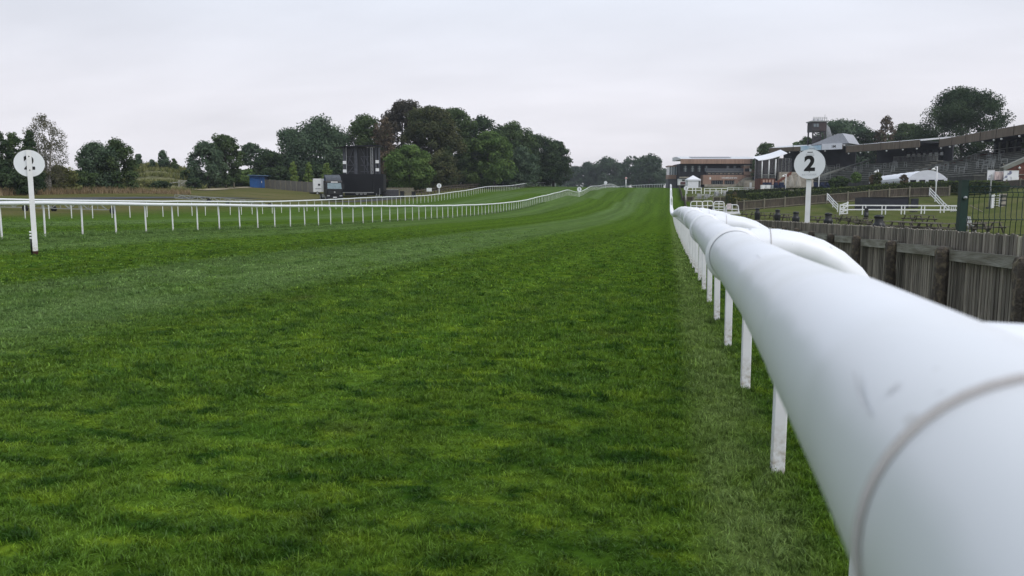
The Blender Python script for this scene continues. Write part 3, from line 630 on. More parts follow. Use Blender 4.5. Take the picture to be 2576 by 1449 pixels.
def crown_mesh(seed, rx, ry, z0, z1, leaf, dens=1.0, clump=.26, kind='round', droop=0.0, gap=.25, mat_='oak'):
    """leaf clumps through an uneven crown volume"""
    r = np.random.default_rng(seed); hz = (z1 - z0) / 2; zc = (z0 + z1) / 2
    R = max(rx, ry); ncl = int(90 / (clump / .26) ** 2)
    u = r.normal(size=(ncl, 3)); u /= np.linalg.norm(u, axis=1)[:, None]
    rad = r.random(ncl) ** .42
    t = u * rad[:, None]
    if kind == 'cone':
        tz = r.random(ncl) ** 1.4 * 2 - 1; k = (1 - (tz + 1) / 2) ** .8 * .95 + .05; a = r.random(ncl) * 6.283; q = r.random(ncl) ** .5 * k
        t = np.stack([np.cos(a) * q, np.sin(a) * q, tz], -1)
    elif kind == 'dome':
        tz = r.random(ncl) ** .85 * 2 - 1; a = r.random(ncl) * 6.283
        k = np.where(tz > -.1, np.sqrt(np.clip(1 - (np.clip(tz + .1, 0, None) / 1.1) ** 2.2, 0, 1)), 1 - .22 * ((-.1 - tz) / .9) ** 2); q = r.random(ncl) ** .38 * k
        t = np.stack([np.cos(a) * q, np.sin(a) * q, tz], -1)
    elif kind == 'column':
        tz = r.random(ncl) * 2 - 1; a = r.random(ncl) * 6.283; k = np.sqrt(np.clip(1 - (np.abs(tz) ** 2.6), 0, 1)); q = r.random(ncl) ** .5 * k
        t = np.stack([np.cos(a) * q, np.sin(a) * q, tz], -1)
    # uneven outline: a few lobes push in and out
    lob = np.zeros(ncl)
    for _ in range(5):
        dv_ = r.normal(size=3); dv_ /= np.linalg.norm(dv_); lob += r.uniform(-.16, .16) * np.clip((t @ dv_), 0, 1)
    t *= (1 + lob)[:, None]
    C = t * np.array([rx, ry, hz * 1.06]) * (1 - clump * .55) + np.array([0, 0, zc])
    cr = np.minimum(R, hz * 1.3) * clump * r.uniform(.65, 1.35, ncl)
    per = (dens * 5.6 * (cr / leaf) ** 2).astype(int) + 8
    ci = np.repeat(np.arange(ncl), per); n = len(ci)
    d = r.normal(size=(n, 3)); d /= np.linalg.norm(d, axis=1)[:, None]; q = r.random(n) ** .38
    P = C[ci] + d * (q * cr[ci])[:, None] * np.array([1.1, 1.1, .8])
    if droop: P[:, 2] -= droop * cr[ci] * r.random(n) ** 2 * 2.2
    ok_ = P[:, 2] > max(z0 * .6, .1); P = P[ok_]; ci = ci[ok_]; d = d[ok_]; n = len(P)
    nn = d + np.array([0, 0, .35]) + r.normal(size=(n, 3)) * .45; nn /= np.linalg.norm(nn, axis=1)[:, None]; a = np.cross(nn, r.normal(size=(n, 3))); a /= np.linalg.norm(a, axis=1)[:, None]; b_ = np.cross(nn, a)
    if droop: a[:, 2] -= droop; a /= np.linalg.norm(a, axis=1)[:, None]
    s = leaf * r.uniform(.55, 1.25, n)
    Vt = np.stack([P + a * s[:, None], P + b_ * (s * .55)[:, None], P - a * s[:, None], P - b_ * (s * .55)[:, None]], 1).reshape(-1, 3)
    Qd = np.arange(n * 4).reshape(n, 4)
    tint = np.clip(r.random(ncl)[ci] * .75 + r.random(n) * .45 - .1, 0, 1)
    return np_mesh('crown', Vt, Qd, LEAF[mat_], tint=np.repeat(tint, 4))
LT = 'trees along the left edge of the dry field'; BT = 'tall trees of the big clump behind the screen lorry'; ST = 'trees standing behind the grandstands'
def tree(label, x, D, ytop, wpx, leafm, kind='round', base=None, trunk=.18, leaf=None, dens=1.0, clump=.26, droop=0.0, name='tree', group=None, bark='bark', seed=0, lowcrown=.18, xoff=0.0, cat='tree', stems=1, ratio=1.0):
    g = gat(x, D) if base is None else at(x, base, D)
    gz = h(g.x, g.y)
    if base is not None: gz = min(g.z, gz) if abs(g.z - gz) < 2 else gz
    top = at(x, ytop, D).z; Ht = max(.8, top - gz); rx = wpx / 2 * unit(D) * (1.30 if group == BT else 1.7 if name == 'fir_tree' else 1.12)
    if group in (BT, LT, ST): lowcrown = min(lowcrown, .06)
    t = thing(name, label, cat, (g.x, g.y, gz), 0, group)
    r = random.Random(seed + 99); tr = max(.04, Ht * .02)
    for s_ in range(stems):
        mb = MB(); lean = (r.uniform(-.05, .05) + (s_ - (stems - 1) / 2) * .16) * Ht
        ps = [Vector((lean * k * k + (s_ - (stems - 1) / 2) * .12 * rx, r.uniform(-.02, .02) * Ht * k, Ht * .86 * k - .3 * (k == 0))) for k in (0, .15, .35, .6, .85, 1)]
        mb.tube(ps, [tr * 1.35, tr, tr * .85, tr * .6, tr * .3, tr * .1], 8)
        for q in range(9):
            k = r.uniform(.25, .85); p0 = ps[0].lerp(ps[-1], k); p0.x = lean * k * k + (s_ - (stems - 1) / 2) * .12 * rx; a = r.uniform(0, 6.283); L_ = rx * r.uniform(.5, .85) * (1 - .4 * k)
            p1 = p0 + Vector((math.cos(a) * L_ * .55, math.sin(a) * L_ * .55, L_ * .35)); p2 = p0 + Vector((math.cos(a) * L_, math.sin(a) * L_, L_ * (.5 - droop)))
            mb.tube([p0, p1, p2], [tr * .4 * (1 - .6 * k), tr * .22, tr * .06], 5)
        mb.build('trunk', M[bark], t)
    lf = leaf or max(.12, D * .00165)
    put('crown', crown_mesh(seed, rx, rx * ratio, Ht * lowcrown, Ht, lf, dens, clump, kind, droop, mat_=leafm), t)
    return t
LT = 'trees along the left edge of the dry field'; BT = 'tall trees of the big clump behind the screen lorry'
tree('dark narrow tree cut off by the left picture edge', 6, 84, 318, 62, 'deep', 'column', seed=1, lowcrown=.05, group=LT, droop=.3)
tree('dark bushy tree second from the left picture edge', 42, 86, 332, 62, 'oak', 'column', seed=2, lowcrown=.04, group=LT, droop=.3)
tree('tall pointed dark tree rising behind the left marker disc', 84, 87, 303, 58, 'deep', 'cone', seed=3, lowcrown=.04, group=LT, droop=.3, dens=1.2)
tree('thin airy silver birch with pale leaves and white stems', 122, 90, 304, 92, 'birch', 'dome', seed=4, lowcrown=.30, group=LT, dens=.34, clump=.17, droop=.7, bark='birchbark', stems=3, leaf=.10)
tree('dense low shrub at the foot of the silver birch', 148, 92, 420, 92, 'olive', 'dome', seed=5, lowcrown=.02, name='shrub', cat='shrub')
tree('dark low shrub under the dark trees at the left edge', 50, 82, 420, 120, 'deep', 'dome', seed=6, lowcrown=.02, name='shrub', cat='shrub')
tree('broad spreading shrub between the birch and the willow clump', 205, 97, 430, 88, 'oak', 'dome', seed=7, lowcrown=.02, name='shrub', cat='shrub')
tree('grey green willow with a rounded top, left of its pair', 250, 102, 352, 92, 'blue', 'dome', seed=8, lowcrown=.03, group=LT, droop=.45, dens=1.15)
tree('dark willow with a ragged top, right of its pair', 300, 104, 343, 86, 'oak', 'dome', seed=9, lowcrown=.03, group=LT, droop=.45, dens=1.15)
for i, (x, yt, wd, lab) in enumerate([(353, 380, 26, 'small pointed fir at the left end of the scrub bank'), (387, 398, 20, 'shortest fir on the scrub bank'), (417, 376, 34, 'tallest fir on the scrub bank'), (443, 398, 22, 'small dark fir at the right end of the scrub bank')]):
    tree(lab, x, 150, yt, wd, 'blue' if i != 3 else 'oak', 'cone', seed=20 + i, lowcrown=.05, name='fir_tree', group='firs on the scrub bank')
tree('rounded grey green tree beside the white field gate', 525, 138, 352, 84, 'blue', 'dome', seed=30, lowcrown=.04, droop=.4)
tree('tall lobed dark tree in the middle of the left field edge', 570, 141, 334, 82, 'oak', 'dome', seed=31, lowcrown=.04, clump=.22, dens=1.1)
tree('open crowned pine showing sky between its branches', 634, 172, 358, 56, 'blue', 'dome', seed=32, lowcrown=.45, dens=.45, clump=.17)
tree('light green bush behind the blue shed', 632, 158, 425, 66, 'mid', 'dome', seed=33, lowcrown=.02, name='shrub', cat='shrub')
tree('dark bushy tree rising right behind the blue shed', 690, 160, 372, 78, 'deep', 'dome', seed=34, lowcrown=.03, group=BT)
tree('grey green birch with a sloping shoulder above the grey fence', 735, 163, 322, 84, 'blue', 'dome', seed=35, lowcrown=.05, droop=.4, group=BT)
tree('tall rounded birch left of the open screen tower', 808, 160, 298, 116, 'blue', 'dome', seed=36, lowcrown=.05, droop=.45, group=BT, dens=1.1)
tree('dark narrow tree close left of the screen tower', 856, 168, 345, 52, 'oak', 'column', seed=37, lowcrown=.05, group=BT)
tree('dark undergrowth bush behind the grey fence', 700, 150, 420, 92, 'deep', 'dome', seed=38, lowcrown=.02, name='shrub', cat='shrub')
tree('dark undergrowth bush left of the lorry cab', 800, 152, 415, 110, 'deep', 'dome', seed=39, lowcrown=.02, name='shrub', cat='shrub')
for i, (x, yt, wd, lab) in enumerate([(741, 404, 30, 'young light green tree farthest left above the grey fence'), (779, 411, 30, 'young light green tree in the middle above the grey fence'), (824, 407, 36, 'young light green tree just left of the lorry cab')]):
    tree(lab, x, 144, yt, wd, 'young', 'cone', seed=45 + i, lowcrown=.03, name='young_tree', group='young trees above the grey fence', leaf=.19)
tree('green tree rising behind the screen tower', 925, 168, 282, 92, 'oak', 'dome', seed=50, lowcrown=.05, group=BT)
tree('rusty brown dying conifer right of the screen tower', 968, 162, 292, 56, 'rust', 'column', seed=51, lowcrown=.28, dens=.7, clump=.2, group=BT, name='conifer')
tree('tallest dark copper beech at the top of the big clump', 1012, 180, 238, 104, 'copper', 'dome', seed=52, lowcrown=.1, clump=.2, group=BT)
tree('browning beech in the middle of the big clump', 1082, 171, 264, 128, 'brown', 'dome', seed=53, lowcrown=.1, clump=.21, dens=1.15, group=BT)
tree('bright green spreading maple standing in front of the big clump', 1030, 147, 366, 104, 'mid', 'dome', seed=54, lowcrown=.12, clump=.24, group=BT)
tree('dark beech right of the browning beech', 1140, 184, 272, 108, 'oak', 'dome', seed=55, lowcrown=.1, clump=.22, group=BT)
tree('dark beech with a level top right of the middle', 1212, 196, 297, 104, 'deep', 'dome', seed=56, lowcrown=.1, clump=.22, group=BT)
tree('greener lime tree in front of the level topped beeches', 1228, 182, 332, 96, 'mid', 'dome', seed=57, lowcrown=.1, clump=.22, group=BT)
tree('dark beech third from the right end of the big clump', 1290, 205, 308, 104, 'oak', 'dome', seed=58, lowcrown=.1, clump=.22, group=BT)
tree('grey green birch low in front near the right end', 1306, 198, 370, 70, 'blue', 'dome', seed=59, lowcrown=.1, droop=.4, group=BT)
tree('dark beech second from the right end of the big clump', 1348, 212, 346, 96, 'deep', 'dome', seed=60, lowcrown=.06, clump=.22, group=BT)
tree('dark beech at the right end of the big clump', 1392, 222, 347, 72, 'deep', 'dome', seed=61, lowcrown=.05, clump=.22, group=BT)
tree('browning undergrowth tree in front of the dark beeches', 1098, 158, 392, 76, 'brown', 'dome', seed=62, lowcrown=.14, group=BT)
FT = 'hazy far trees beyond the crest'
for i, (x, D, yt, wd, lab) in enumerate([(1446, 520, 416, 40, 'pale hazy tree at the left end of the far row'), (1480, 490, 408, 70, 'rounded hazy tree second in the far row'), (1524, 470, 402, 84, 'broad hazy tree in the middle of the far row'), (1556, 480, 414, 46, 'low hazy tree right of the middle of the far row'),
                                      (1592, 430, 397, 58, 'far tree tucked left of the big rounded one'), (1632, 405, 387, 92, 'big rounded far tree left of the glazed tower'), (1412, 560, 425, 60, 'faint far tree peeping right of the dark beeches')]):
    tree(lab, x, D, yt, wd, 'far', 'dome', seed=70 + i, lowcrown=.03, group=FT, clump=.24)
ST = 'trees standing behind the grandstands'
for i, (x, D, yt, wd, lf, kd, de, lab) in enumerate([(1922, 235, 364, 66, 'oak', 'dome', 1, 'round tree left behind the far grandstand roof'), (2022, 235, 340, 58, 'oak', 'dome', 1, 'tree low left of the lookout tower'), (2108, 225, 298, 128, 'blue', 'dome', 1.1, 'broad tree right of the lookout tower'),
        (2172, 222, 318, 66, 'deep', 'dome', 1, 'dark tree between the tower and the airy tree'), (2217, 218, 292, 46, 'rust', 'dome', .45, 'airy thin crowned tree behind the middle grandstand'), (2272, 222, 308, 100, 'oak', 'dome', 1.1, 'rounded tree left of the great beech'),
        (2584, 128, 300, 40, 'oak', 'dome', .8, 'tree just showing at the right picture edge')]):
    tree(lab, x, D, yt, wd, lf, kd, seed=90 + i, lowcrown=.1, group=ST, dens=de, clump=.2 if de < .9 else .24)
tree('great dark domed beech between the two nearest grandstands', 2412, 168, 221, 206, 'deep', 'dome', seed=99, lowcrown=.05, clump=.19, dens=.75, leaf=.22, group=ST)

for i, (x, D, yt, wd, lf, lab) in enumerate([(880, 172, 392, 90, 'deep', 'dark thicket behind the lorry roof line'), (950, 172, 385, 90, 'oak', 'dark thicket behind the black trailer top'), (1010, 176, 380, 90, 'deep', 'dark thicket behind the bright maple'), (1070, 182, 400, 80, 'deep', 'shaded thicket below the browning beech'), (1130, 196, 398, 80, 'oak', 'shaded thicket left behind the pavilion'), (1180, 214, 400, 80, 'deep', 'shaded thicket behind the middle of the pavilion'), (1235, 218, 402, 80, 'deep', 'shaded thicket right behind the pavilion'), (1290, 222, 400, 80, 'oak', 'dark thicket under the level topped beeches'), (1340, 226, 405, 80, 'deep', 'dark thicket near the right end of the clump'), (645, 172, 425, 80, 'oak', 'dark thicket left behind the blue shed'), (600, 160, 430, 60, 'oak', 'dark thicket behind the wooden path posts'), (520, 150, 440, 80, 'deep', 'dark thicket behind the pale gate')]):
    tree(lab, x, D, yt, wd, lf, 'dome', seed=150 + i, lowcrown=.02, name='thicket', cat='thicket', group='thickets filling the big clump', dens=1.1)
# ------------------------------------------------------------------ scrub bank, dry grass, road, sand patch
bk = at(420, 470, 150)
mb = MB(); nu, nv = 40, 10; Vb = []
for i in range(nu + 1):
    for j in range(nv + 1):
        u, v = i / nu, j / nv; xp = 318 + (505 - 318) * u; D = 128 + 60 * v; p = at(xp, 500, D)
        e_ = math.sin(math.pi * min(1, max(0, u))) ** .35; z = h(p.x, p.y) - .3 + (5.4 - 1.4 * u) * e_ * math.sin(min(1, v * 1.7) * math.pi / 2) * (1 if v < .65 else 1 - (v - .65) / .35) + random.uniform(-.12, .12)
        Vb.append((p.x, p.y, z))
mb.add(Vb, [(i * (nv + 1) + j, (i + 1) * (nv + 1) + j, (i + 1) * (nv + 1) + j + 1, i * (nv + 1) + j + 1) for i in range(nu) for j in range(nv)], True)
M['scrub'] = mat('rough_scrub_grass', (.150, .145, .062), rough=1, col2=(.085, .092, .036), scale=.6, bump=.8, bscale=2)
tag(mb.build('bank', M['scrub']), kind='structure')
def tuft_mass(name, label, cnt, place, hgt, wid, m, seed):
    r = np.random.default_rng(seed); P = np.array([place(r) for _ in range(cnt)]); a = r.random(cnt) * 6.283; hh = hgt * r.uniform(.5, 1.2, cnt); ln = r.normal(size=(cnt, 2)) * .3 * hh[:, None]
    W = np.stack([np.cos(a), np.sin(a), 0 * a], -1) * wid
    Tp = P + np.concatenate([ln, hh[:, None]], 1); Vt = np.stack([P - W, P + W, Tp], 1).reshape(-1, 3)
    o = put(name, np_mesh(name, Vt, np.arange(cnt * 3).reshape(cnt, 3), m, tint=np.repeat(r.random(cnt), 3))); return tag(o, label, 'grass', kind='stuff')
LEAF['dry'] = leafmat('dry_tall_grass', (.20, .150, .085), (.31, .235, .145))
def pl_dry(r):
    x = r.uniform(0, 300) if r.random() < .75 else r.uniform(300, 480); D = r.uniform(78, 86) + x * .06; p = gat(x, D); return (p.x, p.y, p.z)
tuft_mass('dry_grass', 'tall dry pinkish grass along the foot of the left trees', 2600, pl_dry, .8, .06, LEAF['dry'], 5)
def pl_scrub(r):
    i = r.integers(len(Vb)); q = Vb[i]; return (q[0] + r.uniform(-1.2, 1.2), q[1] + r.uniform(-2, 2), q[2] - .15)
tuft_mass('scrub_grass', 'rough olive scrub covering the bank', 9000, pl_scrub, .75, .16, LEAF['olive'], 6)
for i, (x, D, yt, wd, lf, lab) in enumerate([(375, 130, 455, 60, 'olive', 'low olive bush at the left foot of the bank'), (405, 128, 456, 50, 'deep', 'dark bramble bush at the foot of the bank'), (468, 140, 428, 30, 'oak', 'dark bush right on the bank slope'), (430, 150, 420, 60, 'olive', 'olive bush on the bank top'), (360, 150, 415, 50, 'olive', 'olive bush at the left end of the bank top'), (490, 132, 450, 36, 'deep', 'dark bush behind the white field gate')]):
    tree(lab, x, D, yt, wd, lf, 'dome', seed=120 + i, lowcrown=.02, name='bush', cat='bush', group='bushes on the scrub bank')
def ribbon(name, pts, wid, m, dz=.02, n=60):
    P = []
    for i in range(n + 1):
        u = i / n * (len(pts) - 1); k = min(int(u), len(pts) - 2); f = u - k; P.append((pts[k][0] * (1 - f) + pts[k + 1][0] * f, pts[k][1] * (1 - f) + pts[k + 1][1] * f))
    mb = MB(); Vr = []
    for i, (x, y) in enumerate(P):
        a = P[max(i - 1, 0)]; c = P[min(i + 1, n)]; d = Vector((c[0] - a[0], c[1] - a[1])).normalized(); nx_, ny_ = -d.y, d.x
        for k in range(5):
            s = (k / 2 - 1) * wid / 2; X_, Y_ = x + nx_ * s, y + ny_ * s; Vr.append((X_, Y_, h(X_, Y_) + dz))
    mb.add(Vr, [(i * 5 + k, i * 5 + k + 1, (i + 1) * 5 + k + 1, (i + 1) * 5 + k) for i in range(n) for k in range(4)], True)
    return tag(mb.build(name, m), kind='structure')
M['tarmac'] = mat('service_road_tarmac', (.060, .062, .066), rough=.95, var=.15, scale=1)
M['sand'] = mat('sandy_path', (.34, .29, .19), rough=1, var=.12, scale=.5)
a_, b_, c_ = gat(10, 68), gat(560, 93), gat(1000, 128)
ribbon('road', [(a_.x - 20, a_.y - 4), (a_.x, a_.y), (b_.x, b_.y), (c_.x, c_.y)], 3.2, M['tarmac'], .05)
p1, p2, p3 = gat(505, 128), gat(580, 140), gat(650, 152)
ribbon('path', [(p1.x, p1.y), (p2.x, p2.y), (p3.x, p3.y)], 3.0, M['sand'], .06, 30)
p1, p2, p3 = gat(495, 126), gat(520, 128), gat(555, 134)
ribbon('path', [(p1.x, p1.y), (p2.x, p2.y), (p3.x, p3.y)], 3.4, M['sand'], .10, 20)

# ------------------------------------------------------------------ left side: vehicles, shed, fences
class VF:                                    # a thing's own frame: x to the right, y away, z up, measured from its foot
    def __init__(s, x0, D, yb=None, z=None):
        s.x0, s.D, s.u = x0, D, unit(D); g = gat(x0, D); s.o = Vector(g)
        if yb is not None: s.o.z = at(x0, yb, D).z
        s.yb = 500 - (s.o.z - EYE) / s.u
    def X(s, x): return (x - s.x0) * s.u
    def Z(s, y): return (s.yb - y) * s.u
    def thing(s, name, label, cat, group=None, rz=0.0): return thing(name, label, cat, s.o, YAW + rz, group)
def wheel(parent, loc, R, W, axis='y', rim='galv'):
    a = Vector((1, 0, 0)) if axis == 'x' else Vector((0, 1, 0)); loc = Vector(loc)
    o = MB().tube([loc - a * W / 2, loc - a * W * .4, loc + a * W * .4, loc + a * W / 2], [R * .92, R, R, R * .92], 20).build('wheel', M['rubber'], parent)
    MB().tube([loc - a * (W / 2 + .015), loc + a * (W / 2 + .015)], R * .55, 14).build('rim', M[rim], o)

# screen trailer
M['truss'] = mat('dull_truss_steel', (.075, .080, .095), rough=.55, var=.2, spec=.3)
v = VF(835, 126, 494); t = v.thing('screen_trailer', 'black box trailer with a raised big screen frame seen from behind', 'trailer')
X, Z = v.X, v.Z
MB().b(X(836), X(940), 0, 2.5, Z(485.5), Z(440)).build('box_body', M['blackpaint'], t)
MB().b(X(940.4), X(965), -.06, 2.55, Z(486.5), Z(439.5)).build('rear_module', M['blackpaint'], t)
MB().b(X(836), X(963), -.03, 2.5, Z(440), Z(438.6)).build('top_edge', M['darksteel'], t)
MB().b(X(862), X(941), -.03, 0, Z(485.6), Z(483.8)).build('side_stripe', M['galv'], t)
MB().b(X(866), X(958), .3, 2.2, Z(492), Z(485.8)).build('chassis', M['darksteel'], t)
for xx in (898, 908, 918): wheel(t, (X(xx), .35, .5), .5, .35)
for xx in (945, 860): MB().b(X(xx), X(xx) + .15, .3, .45, -.1, Z(486)).build('support_leg', M['darksteel'], t)
st_ = MB()
for k in range(4): st_.b(X(948), X(956), -.5 - .22 * k, -.3 - .22 * k, Z(487) - .25 - .3 * k, Z(487) - .21 - .3 * k)
st_.bar((X(948), -.3, Z(487)), (X(948), -1.2, -.05), .05); st_.bar((X(956), -.3, Z(487)), (X(956), -1.2, -.05), .05); st_.bar((X(956), -.35, Z(487)), (X(956), -.35, Z(474)), .06)
st_.build('entry_steps', M['galv'], t)
S0, S1, B0, B1 = X(862), X(954), Z(439), Z(372)
MB().b(S0 + .3, S1 - .3, 1.5, 1.7, B0, B1).build('screen_back', M['black'], t)
for xa, xb, m_ in [(861, 867.5, 'darksteel'), (889, 897, 'darksteel'), (930, 936.5, 'galv'), (941, 946, 'darksteel'), (949, 954, 'darksteel')]:
    if m_ == 'galv':
        lt = MB(); lt.b(X(xa), X(xa) + .09, 1.2, 1.3, B0, B1); lt.b(X(xb) - .09, X(xb), 1.2, 1.3, B0, B1)
        z = B0
        while z < B1 - .25: lt.bar((X(xa), 1.24, z), (X(xb), 1.24, z + .22), .05); z += .22
        lt.build('ladder_truss', M['galv'], t)
    else: MB().b(X(xa), X(xb), 1.15, 1.45, B0, B1).build('mast', M['truss'], t)
MB().b(X(869), X(870.4), 1.12, 1.2, B0, B1).build('light_edge', M['galv'], t)
for ya in (417, 433, 396): 
    MB().b(X(870), X(889), 1.2, 1.3, Z(ya), Z(ya - 1.6)).build('cross_bar', M['truss'], t); MB().b(X(905), X(927), 1.2, 1.3, Z(ya), Z(ya - 1.6)).build('cross_bar', M['truss'], t)
for a_, b_ in [((872, 437), (887, 419)), ((872, 415), (887, 376)), ((906, 374), (926, 415)), ((906, 398), (924, 436)), ((887, 415), (876, 398)), ((914, 437), (914, 374)), ((922, 437), (922, 374))]:
    MB().bar((X(a_[0]), 1.25, Z(a_[1])), (X(b_[0]), 1.25, Z(b_[1])), .10).build('brace', M['truss'], t)
for xx, yy in [(861, 410), (861, 431), (943, 408), (943, 428)]: MB().b(X(xx), X(xx + 8.2), 1.0, 1.14, Z(yy + 3.5), Z(yy - 4)).build('white_box', M['white'], t)
MB().prism([(X(838), Z(374)), (X(865), Z(372.2)), (X(955), Z(368.6)), (X(955), Z(367)), (X(930), Z(366.6)), (X(862), Z(370.6))], .2, 3.0, 'y').build('roof_flap', M['darksteel'], t)
MB().tube([(X(888), 1.5, Z(368)), (X(888), 1.5, Z(361))], .05, 6).build('aerial', M['galv'], t)

# tractor unit
g = gat(838, 120); hd = YAW + math.radians(24)
t = thing('lorry_cab', 'black lorry cab with a pale roof fairing parked before the black trailer', 'lorry', g, hd + math.pi)   # local +y = forward
def side_profile(): return [(-.9, 1.0), (1.25, .42), (1.35, .9), (1.33, 1.55), (1.12, 2.75), (1.02, 3.05), (-.85, 3.05)]
MB().prism([(.0 - 1.0, 1.0), (1.15, .45), (1.30, .55), (1.32, 1.55), (1.10, 2.75), (.95, 3.0), (-1.0, 3.0)], -1.24, 1.24, 'x').build('cab_body', M['blackpaint'], t)
MB().prism([(-1.0, 3.0), (.85, 3.02), (.45, 3.45), (-.2, 3.85), (-1.0, 3.95)], -1.15, 1.15, 'x').build('roof_fairing', mat('glossy_fairing', (.05, .055, .065), rough=.12, spec=.8), t)
ws = MB(); ws.add([(-1.08, 1.335, 1.75), (1.08, 1.335, 1.75), (1.02, 1.145, 2.62), (-1.02, 1.145, 2.62)], [(0, 1, 2, 3)]); ws.build('windscreen', mat('windscreen_glass', (.20, .27, .30), rough=.08, spec=.8), t)
for sx in (-1, 1):
    MB().b(sx * 1.25, sx * 1.26, -.25, .95, 1.85, 2.6).build('side_window', M['darkglass'], t)
    MB().b(sx * 1.28, sx * 1.52, 1.05, 1.2, 1.75, 2.55).build('mirror', M['black'], t)
    MB().b(sx * .75, sx * 1.15, 1.30, 1.36, .62, .80).build('headlight', M['galv'], t)
MB().b(-1.2, 1.2, 1.2, 1.42, .35, .62).build('bumper', M['darksteel'], t)
MB().b(-.28, .28, 1.42, 1.44, .42, .54).build('number_plate', M['white'], t)
MB().b(-.95, .95, 1.335, 1.355, .98, 1.45).build('grille', M['black'], t)
MB().lathe([(.02, 0), (.13, .0)], (0, 0, 0), 12).build('badge', M['galv'], t, (0, 1.36, 1.25)).rotation_euler = (math.pi / 2, 0, 0)
MB().b(-.5, .5, 1.16, 1.20, 2.70, 2.84).build('roof_sign', M['white'], t)
MB().b(-.45, .45, -4.4, -.6, .75, 1.0).build('chassis', M['darksteel'], t)
for sx in (-1, 1):
    wheel(t, (sx * 1.05, .35, .5), .5, .32, 'x'); wheel(t, (sx * 1.05, -3.4, .5), .5, .55, 'x')
    MB().b(sx * .7, sx * 1.2, -2.7, -.6, .45, 1.0).build('fuel_tank', M['galv'], t)
v = VF(798, 130, 484.5); t = v.thing('generator_cabinet', 'tall white cabinet standing left of the lorry cab', 'cabinet'); X, Z = v.X, v.Z
MB().b(X(788), X(809), 0, 2.0, Z(483), Z(450)).build('housing', M['white'], t); MB().b(X(801), X(806.5), -.03, 0, Z(467.5), Z(463)).build('vent', M['black'], t)
MB().b(X(794), X(809), -.03, 0, Z(475.6), Z(474.6)).build('trim_strip', M['darksteel'], t); MB().b(X(788.3), X(788.9), -.04, 0, Z(483), Z(450)).build('door_seam', M['galv'], t)
MB().b(X(778), X(800), .2, 1.6, Z(486.3), Z(484.6)).build('tow_frame', M['darksteel'], t)
wheel(t, (X(799), .1, Z(486)), .3, .2)

# blue shed
v = VF(648, 147, 472); t = v.thing('shed', 'bright blue shed at the left end of the grey fence', 'shed'); X, Z = v.X, v.Z
M['blue'] = mat('blue_painted_sheet', (.028, .115, .34), rough=.6, var=.08, scale=2)
MB().prism([(X(630), -.2), (X(667), -.2), (X(667), Z(445)), (X(630), Z(442.5))], 0, 3.5, 'y').build('wall', M['blue'], t)
MB().prism([(X(627.5), Z(442.3)), (X(676), Z(444)), (X(676), Z(442.4)), (X(627.5), Z(440.6))], -.5, 4, 'y').build('roof', mat('shed_roof_blue', (.13, .22, .36), rough=.6), t)
d_ = MB().b(X(653), X(661), -.04, 0, 0, Z(446)).build('door', mat('blue_door', (.022, .09, .28), rough=.6), t); MB().b(X(659.5), X(660.6), -.1, -.04, Z(461), Z(456)).build('handle', M['white'], d_)
for k in range(7): MB().b(X(631 + 5.2 * k), X(631.5 + 5.2 * k), -.05, -.0, 0, Z(444.5)).build('rib', M['blue'], t)
# grey panel fence
a_, b_ = at(668, 473, 147), at(790, 482, 133)
t = thing('panel_fence', 'long grey wooden panel fence between blue shed and lorry', 'fence', a_); d = b_ - a_; n = 9
pm = mat('grey_panel_board', (.20, .185, .16), rough=.95, var=.16, scale=2.5, stretch=(3, 3, .5), rnd=.12)
for k in range(n):
    p = d * (k / n); q = d * ((k + 1) / n); MB().bar(p + Vector((0, 0, .70)), q + Vector((0, 0, .70)), .05, 1.75).build('panel', pm, t); MB().b(p.x - .06, p.x + .06, p.y - .1, p.y - .03, p.z - .3, p.z + 1.62).build('post', M['wood_post'], t)
# field gate with rail and posts
v = VF(470, 132, 470); t = v.thing('field_gate', 'pale five bar field gate at the foot of the scrub bank', 'gate'); X, Z = v.X, v.Z
pg = mat('pale_gate_wood', (.40, .39, .35), rough=.9, var=.12)
for xx in (452.5, 488): MB().b(X(xx) - .09, X(xx) + .09, -.09, .09, -.3, Z(454)).build('post', pg, t)
for k in range(5): MB().b(X(452.5), X(488), -.03, .03, .25 + .19 * k, .33 + .19 * k).build('bar', pg, t)
MB().bar((X(453), 0, .3), (X(470), 0, 1.1), .07).build('brace', pg, t); MB().bar((X(470), 0, 1.1), (X(487), 0, .3), .07).build('brace', pg, t)
MB().bar((X(415), .3, Z(463)), (X(452), .1, Z(458.5)), .14).build('side_rail', pg, t)
for i, (x, yt) in enumerate([(544, 457), (549.5, 457), (570, 457.5), (590, 459)]):
    g = gat(x, 140); o = MB().tube([(0, 0, -.3), (0, 0, at(x, yt, 140).z - g.z)], .13, 8).build('bollard_post', M['wood_post'], None, g)
    tag(o, ['left one of the close pair of wooden posts on the sandy path', 'right one of the close pair of wooden posts on the sandy path', 'single wooden post in the middle of the sandy path', 'wooden post nearest the blue shed on the sandy path'][i], 'post', 'wooden posts on the sandy path')
